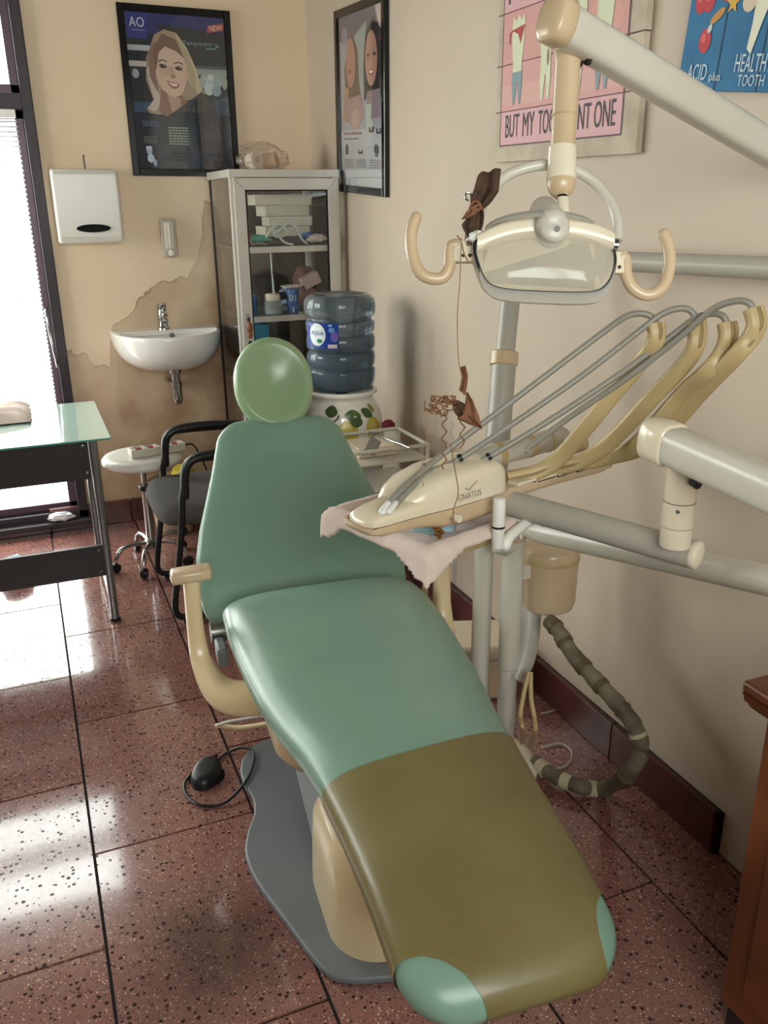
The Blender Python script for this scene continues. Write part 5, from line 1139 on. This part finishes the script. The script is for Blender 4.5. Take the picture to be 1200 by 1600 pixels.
leaf(.0, .30, .075, .022, -.12, '#4b6431'); leaf(.02, .285, .06, .024, -.35, '#3b5228'); leaf(.075, .315, .065, .018, -.5, '#3f5a2e'); leaf(-.085, .315, .06, .022, -.1, '#3b4e2c'); leaf(.125, .33, .04, .012, -1.0, '#8a8a4a'); leaf(.12, .20, -.05, .014, .2, '#3b5228')
p.ell(.045, .292, .008, .004, '#a9b08c')
b_ = B().tube(cat([FU(-.075, .29, .002), FU(-.05, .275, .003), FU(-.03, .285, .003), FU(-.022, .30, .002)], 5), .003, 8)
obj('painted_stem', b_, pmat('#3b4028'), ur)
p.done('painted_fruit', ur)
obj('spigot', B().tube([FU(.01, .05, 0), FU(.01, .05, .04)], .010, 14, cap=.5), M_blue, ur)
stl = thing('urn_stand', 'dark wooden stand under the ceramic water urn', 'stand', (wx, wy, 0))
obj('top_board', B().lathe([(0, .37), (.165, .37), (.17, .378), (.17, .395), (.165, .404), (0, .404)], (wx, wy, 0), n=36), M_dark, stl)
for k in range(4):
    a = PI / 4 + k * PI / 2; obj('leg', B().tube([(wx + .13 * math.cos(a), wy + .13 * math.sin(a), .371), (wx + .15 * math.cos(a), wy + .15 * math.sin(a), .002)], .014, 12), M_dark, stl)
bt = thing('water_bottle', 'large blue ribbed water bottle upside down on the ceramic urn', 'bottle', (wx, wy, UZ + .36))
BZ = .811
M_bot = mat('bottle_plastic', '#91a3b0', .12, trans=.82, ior=1.25, coat=.3)
Bp = [(.02, -.045), (.026, -.03), (.026, -.012), (.06, -.004), (.112, .006), (.128, .022), (.133, .045), (.134, .075), (.130, .083), (.124, .088), (.130, .094), (.134, .105), (.134, .135), (.129, .148), (.124, .153), (.129, .159), (.134, .17), (.134, .20), (.129, .212), (.124, .217), (.129, .223), (.134, .234), (.134, .262), (.128, .272), (.124, .276), (.126, .282), (.134, .288), (.1385, .305), (.1385, .33), (.132, .350), (.118, .362), (.10, .366), (.09, .362), (.05, .355), (0, .352)]
bc = [(q.x, q.z) for q in cat([(a, 0, c) for a, c in Bp], 2)]
obj('shell', B().lathe(bc, (wx, wy, BZ), n=56), M_bot, bt, smooth=70)
obj('water', B().lathe([(0, -.03), (.02, -.03), (.022, -.008), (.108, .012), (.124, .03), (.126, .07), (.117, .088), (.126, .10), (.126, .14), (.117, .153), (.126, .165), (.126, .18), (0, .18)], (wx, wy, BZ), n=48), mat('bottle_water', '#7d93a4', .05, trans=.7, ior=1.2), bt, smooth=70)
def FBt(a, c, d=0):
    th = -.95 + a / .1355; r_ = .1375 + d; return V(wx + r_ * math.sin(th), wy - r_ * math.cos(th), BZ + c)
p = PrintU(FBt)
p.poly([(-.075 + .15 * min(k, 8) / 8, .175) for k in range(9)] + [(.075, .175 + .095 * k / 6) for k in range(1, 7)] + [(.075 - .15 * k / 8, .27) for k in range(1, 9)] + [(-.075, .27 - .095 * k / 6) for k in range(1, 6)], '#1d3c8c')
p.ell(-.012, .226, .038, .042, '#d9e2e2'); p.ell(.05, .245, .012, .01, '#5f8fc8'); p.ell(.06, .22, .014, .02, '#6b5aa8'); p.ell(.0, .203, .012, .008, '#2c7a58'); p.ell(.045, .262, .008, .004, '#8fb8dc')
p.poly([(.035, .178), (.07, .178), (.07, .192), (.035, .192)], '#cbb8be')
Print.text(p, 'AQUA', -.04, .222, .02, .24, '#2a4a90')
p.done('label', bt)

# ---------------------------------------------------------------- instrument trolley beside the wall
tl = thing('instrument_trolley', 'small white wire trolley with two shelves against the wall behind the chair', 'trolley', (1.16, 2.78, 0))
X0, X1, Y0, Y1 = .995, 1.275, 2.68, 2.945
TB_ = [(X0, Y0), (X1, Y0), (X1, Y1), (X0, Y1)]
for x, y in TB_: obj('post', B().tube([(x, y, .05), (x, y, .685)], .007, 10, cap=.5), M_arm, tl); obj('caster', B().lathe([(0, -.01), (.024, -.01), (.025, 0), (.024, .01), (0, .01)], (x, y, .027), ax=(1, 0, 0), n=16), M_black, tl)
for z_ in (.53, .635):
    obj('shelf_tray', B().box(X0, X1, Y0, Y1, z_ - .006, z_), M_arm, tl, bevel=.002)
for z_ in (.682,): obj('guard_rail', B().tube([(x, y, z_) for x, y in TB_], .0075, 10, closed=True), M_chrome if False else M_arm, tl)
obj('lip', B().box(X0, X1, Y0 - .004, Y0, .50, .532), M_greyarm, tl, smooth=0)
props(obj('white_box', B().box(1.04, 1.19, 2.76, 2.91, .636, .672), M_ivory, bevel=.004), 'low white box on the top shelf of the trolley', 'box')
props(obj('steel_rod', B().tube([(1.132, 2.883, 0.695), (1.182, 2.627, 0.695)], .0045, 12, cap=1), M_chrome), 'shiny steel rod lying across the top rail of the trolley', 'rod')
props(obj('grey_card', B().box(-.03, .03, -.001, .001, 0, .06, Matrix.Translation((1.07, 2.735, .660)) @ Matrix.Rotation(R(20), 4, 'Z') @ Matrix.Rotation(R(35), 4, 'Y')), mat('grey_card', '#8e8a84', .6), smooth=0), 'grey triangular card leaning in the trolley top', 'card')
crumple('red_flower', (1.245, 2.975, .69), .026, .02, .02, mat('dark_red', '#6d1a2a', .6), 3, .3, label='dark red fabric flower behind the trolley', cat='flower')
for i, (x, y_, m_, lab) in enumerate(((1.045, 2.672, M_red, 'red handled pick hanging from the lower trolley rail'), (1.115, 2.672, mat('brass', '#a5763a'), 'brass tipped tool hanging from the lower trolley rail'))):
    t = thing('hanging_tool', lab, 'tool', (x, y_, .44))
    obj('shank', B().tube([(x, y_ - .004, .525), (x + .004, y_ - .004, .46)], .004, 8), M_black, t); obj('handle', B().lathe([(0, 0), (.010, .006), (.012, .02), (.005, .03)], (x + .004, y_ - .004, .435), n=12), m_, t)

# ---------------------------------------------------------------- visitor chair
vc = thing('visitor_chair', 'grey upholstered visitor chair with black tube arms behind the dental chair', 'chair', (.62, 3.27, 0))
Y0, Y1 = 3.005, 3.45
vs_ = cat([(-1, 0, 0), (-.93, -.75, 0), (-.6, -.98, 0), (.8, -.95, 0), (1, -.6, 0), (1, .6, 0), (.8, .95, 0), (-.6, .98, 0), (-.93, .75, 0)], 5, closed=True)
def so(sc, z_): return [V(.585 + q.x * .235 * sc, 3.245 + q.y * .232 * sc, z_) for q in vs_]
obj('seat', B().loft([so(.88, .375), so(.97, .385), so(1.0, .405), so(1.0, .425), so(.96, .445), so(.85, .457), so(.6, .462), so(.2, .462)]), M_grey, vc, smooth=50)
def vb(i, j):
    a = 2 * PI * j; y_ = .205 * spow(math.cos(a), .6); z_ = .20 * spow(math.sin(a), .6); r_ = math.sin(PI * i) ** .3 if 0 < i < 1 else 0
    th = .028 * math.cos(PI * i)
    return V(.845 + .07 * (z_ * r_) / .2 * .4 + th + .1 * (y_ * r_ * 2) ** 2 * .3, 3.245 + y_ * r_, .70 + z_ * r_)
obj('backrest', B().grid(vb, 16, 40, wv=True), M_grey, vc, smooth=60)
obj('back_bar', B().tube(cat([(.78, 3.245, .39), (.86, 3.245, .41), (.885, 3.245, .50), (.885, 3.245, .62)], 5), .014, 14, sx=2.2), M_black, vc)
for y_ in (Y0, Y1):
    obj('side_frame', B().tube(cat([(.80, y_, .005 + .012), (.60, y_, .017), (.44, y_, .017), (.40, y_, .022), (.378, y_, .045), (.380, y_, .10), (.405, y_, .24), (.428, y_, .38), (.442, y_, .50)], 6) + cat([(.455, y_, .56), (.462, y_, .60), (.485, y_, .628), (.52, y_, .637), (.75, y_, .632), (.80, y_, .62)], 6), .0125, 14, cap=.6), M_black, vc)
    obj('arm_pad', B().tube(cat([(.452, y_, .50), (.458, y_, .585), (.478, y_, .628), (.53, y_, .646), (.64, y_, .648), (.78, y_, .64)], 6), [.018, .019, .02, .02, .02, .016], 16, up=(0, 1, 0), sy=1.1, sx=.85, cap=.6), M_black, vc)
    obj('rear_leg', B().tube(cat([(.80, y_, .62), (.86, y_, .56), (.87, y_, .40), (.86, y_, .1), (.80, y_, .017)], 6), .0125, 14), M_black, vc)
    obj('glide', B().box(.40, .46, y_ - .02, y_ + .02, .001, .012), M_black, vc, bevel=.003)
    obj('seat_bracket', B().tube([(.44, y_, .36), (.44, 3.245, .365)], .012, 12), M_black, vc)

# ---------------------------------------------------------------- white stool, power strip
sx0, sy0 = .382, 3.648
so_ = thing('round_stool', 'white round stool on a chrome stem and castors below the basin', 'stool', (sx0, sy0, 0))
obj('seat', B().lathe([(0, .458), (.12, .458), (.155, .463), (.166, .475), (.166, .488), (.158, .498), (.12, .503), (0, .503)], (sx0, sy0, 0), n=48), M_white, so_, smooth=50)
obj('seat_hub', B().lathe([(.018, .425), (.034, .44), (.04, .4575), (0, .4575)], (sx0, sy0, 0), n=20), M_white, so_)
obj('inner_stem', B().tube([(sx0, sy0, .30), (sx0, sy0, .43)], .0115, 16), M_chrome, so_)
obj('outer_stem', B().tube([(sx0, sy0, .10), (sx0, sy0, .345)], .019, 18), M_chrome, so_)
obj('height_clamp', B().lathe([(.025, 0), (.027, .004), (.027, .02), (.024, .024)], (sx0, sy0, .34), n=20).tube([(sx0 + .02, sy0 - .01, .352), (sx0 + .05, sy0 - .02, .352)], .006, 10, cap=1), M_black, so_)
obj('base_hub', B().lathe([(.022, .07), (.03, .078), (.03, .105), (.02, .115)], (sx0, sy0, 0), n=20), M_dullsteel, so_)
for a in (R(198), R(250), R(322), R(34), R(106)):
    c_, s_ = math.cos(a), math.sin(a)
    lg = obj('leg', B().tube(cat([(sx0 + .02 * c_, sy0 + .02 * s_, .098), (sx0 + .09 * c_, sy0 + .09 * s_, .108), (sx0 + .145 * c_, sy0 + .145 * s_, .095), (sx0 + .17 * c_, sy0 + .17 * s_, .055)], 6), .0095, 14), M_chrome, so_)
    obj('caster', B().lathe([(0, -.014), (.02, -.014), (.022, -.008), (.022, .008), (.02, .014), (0, .014)], (sx0 + .175 * c_, sy0 + .175 * s_, .0235), ax=(-s_, c_, 0), n=20), M_black, lg)
ps = thing('power_strip', 'white four outlet power strip with red switches lying on the white stool', 'power strip', (.43, 3.64, .504))
FPS = frame((.335, 3.575, .5045), (.985, .17, 0), (-.17, .985, 0), (0, 0, 1))
obj('body', B().box(0, .235, 0, .062, 0, .035, FPS), mat('strip_plastic', '#c9bfb2', .45), ps, bevel=.004)
for k in range(4):
    obj('outlet', B().lathe([(.018, 0), (.018, .0012), (.015, .0012), (.0145, .0003), (0, .0003)], FPS(.033 + k * .052, .040, .0352), n=20), mat('outlet_grey', '#7d736b', .5), ps)
    obj('switch', B().box(.022 + k * .052, .044 + k * .052, .006, .016, .0345, .039, FPS), M_red, ps, smooth=0)
obj('cord', B().tube(cat([FPS(.235, .03, .015), FPS(.28, .05, .01), FPS(.33, .12, -.05), FPS(.40, .20, -.20), FPS(.42, .24, -.35)], 6), .004, 8), M_black, ps)
# plaster pier behind the stool and small bin
wb = thing('waste_bin', 'beige waste bin with yellow bag between the stool and the visitor chair', 'bin', (.56, 3.98, 0))
obj('tub', B().lathe([(0, .002), (.085, .002), (.11, .26), (.112, .265), (.106, .265), (.08, .01), (0, .01)], (.54, 4.02, 0), n=32), mat('bin_beige', '#b59f86', .5), wb)
crumple('yellow_bag', (.60, 3.99, .29), .05, .06, .04, mat('yellow_bag', '#b5a02c', .5), 3, .3, 2.4, wb, 18)

# ---------------------------------------------------------------- desk with glass top at left
dk = thing('glass_desk', 'glass topped desk with dark panels and grey steel legs by the window', 'desk', (-.45, 3.38, 0))
DX0, DX1 = -1.15, .205
obj('glass_top', B().box(DX0 - .03, DX1 + .018, 3.062, 3.715, .727, .735), M_tableg, dk, smooth=0, bevel=.002)
obj('glass_edge', B().box(DX0 - .028, DX1 + .016, 3.0605, 3.0615, .728, .734), mat('glass_edge', '#4f8f80', .2), dk, smooth=0)
obj('front_apron', B().box(DX0 + .05, .142, 3.12, 3.136, .575, .722), M_dark, dk, smooth=0, bevel=.002)
obj('lower_panel', B().box(DX0 + .05, .150, 3.115, 3.131, .195, .318), M_dark, dk, smooth=0, bevel=.002)
obj('rear_apron', B().box(DX0 + .05, .142, 3.64, 3.656, .60, .722), M_dark, dk, smooth=0, bevel=.002)
M_steel = mat('grey_steel', '#7b7a7b', .3, .8)
for x in (.163, DX0 + .03):
    for y_ in (3.128, 3.635):
        lg = obj('leg', B().tube([(x, y_, .012), (x, y_, .726)], .0155, 12, sx=1.0, sq=.6), M_steel, dk)
        obj('foot_glide', B().lathe([(0, .001), (.02, .001), (.021, .005), (.019, .013), (0, .013)], (x, y_, 0), n=20), M_black, lg)
    obj('foot_rail', B().tube([(x, 3.128, .075), (x, 3.635, .075)], .012, 12), M_steel, dk)
    obj('top_rail', B().tube([(x, 3.128, .70), (x, 3.635, .70)], .012, 12), M_steel, dk)
for (x, y_, z_) in ((.128, 3.119, .70), (.132, 3.119, .60), (.135, 3.114, .30), (.135, 3.114, .215)): obj('bolt', B().lathe([(.005, 0), (.005, .002), (0, .003)], (x, y_, z_), ax=(0, -1, 0), n=10), M_dullsteel, dk)
props(obj('dark_folder', B().box(-.36, -.03, 3.44, 3.80 - .12, .736, .742, None), M_black, bevel=.002), 'thin dark folder under the folded cloth on the glass desk', 'folder')
def clothf(i, j):
    x = -.40 + .375 * i; y_ = 3.40 + .30 * j
    e_ = min(1, min(i, 1 - i, j, 1 - j) / .12)
    return V(x + .02 * noise.noise(V(j * 3, 0, 1)), y_ + .02 * noise.noise(V(i * 3, 2, 1)), .7425 + .040 * e_ ** .6 * (.8 + .5 * noise.noise(V(x * 9, y_ * 9, 0))))
cl = obj('folded_cloth', B().grid(clothf, 30, 26), mat('cloth_pink', '#d6c4ba', .95, col2='#cbb5ab', scale=12, bump=.3, bscale=300), smooth=70, label='pinkish white folded cloth lying on the glass desk near the window', cat='cloth')
crumple('plastic_bag', (-.185, 3.70, .05), .06, .05, .05, mat('bluewhite', '#a9c4dc', .5), 4, .3, label='pale blue crumpled plastic on the floor under the desk', cat='bag')
crumple('plastic_bag', (.03, YB - .052, .083), .055, .018, .022, mat('whitebag', '#e2e2e2', .5), 5, .35, label='white crumpled plastic on the window sill under the desk', cat='bag')

# ---------------------------------------------------------------- wooden cabinet at the right edge
wc = thing('wooden_cabinet', 'varnished brown wooden cabinet with moulded top at the right edge of the view', 'cabinet', (1.2, .6, 0))
KX, KY, KZ = 1.015, .885, .752
obj('top', B().box(KX, XR - .003, .15, KY + .03, KZ - .022, KZ), M_wood, wc, bevel=.006, bseg=3)
mo = B()
mp = [(0, -.022), (.006, -.030), (.008, -.040), (.018, -.046), (.022, -.055), (.030, -.062), (.05, -.062), (.05, -.022)]
mo.loft([[V(KX + a, yy, KZ + c) for a, c in mp] for yy in (.15, KY + .028)])
obj('moulding', mo, M_wood, wc, smooth=30)
obj('carcass', B().box(KX + .035, XR - .004, .17, KY, .06, KZ - .062), M_wood, wc, bevel=.004)
obj('side_panel', B().box(KX + .028, KX + .036, .22, KY - .05, .12, KZ - .12), M_wood, wc, bevel=.003)
obj('plinth', B().box(KX + .045, XR - .006, .18, KY - .01, .002, .062), M_dark, wc, bevel=.002)
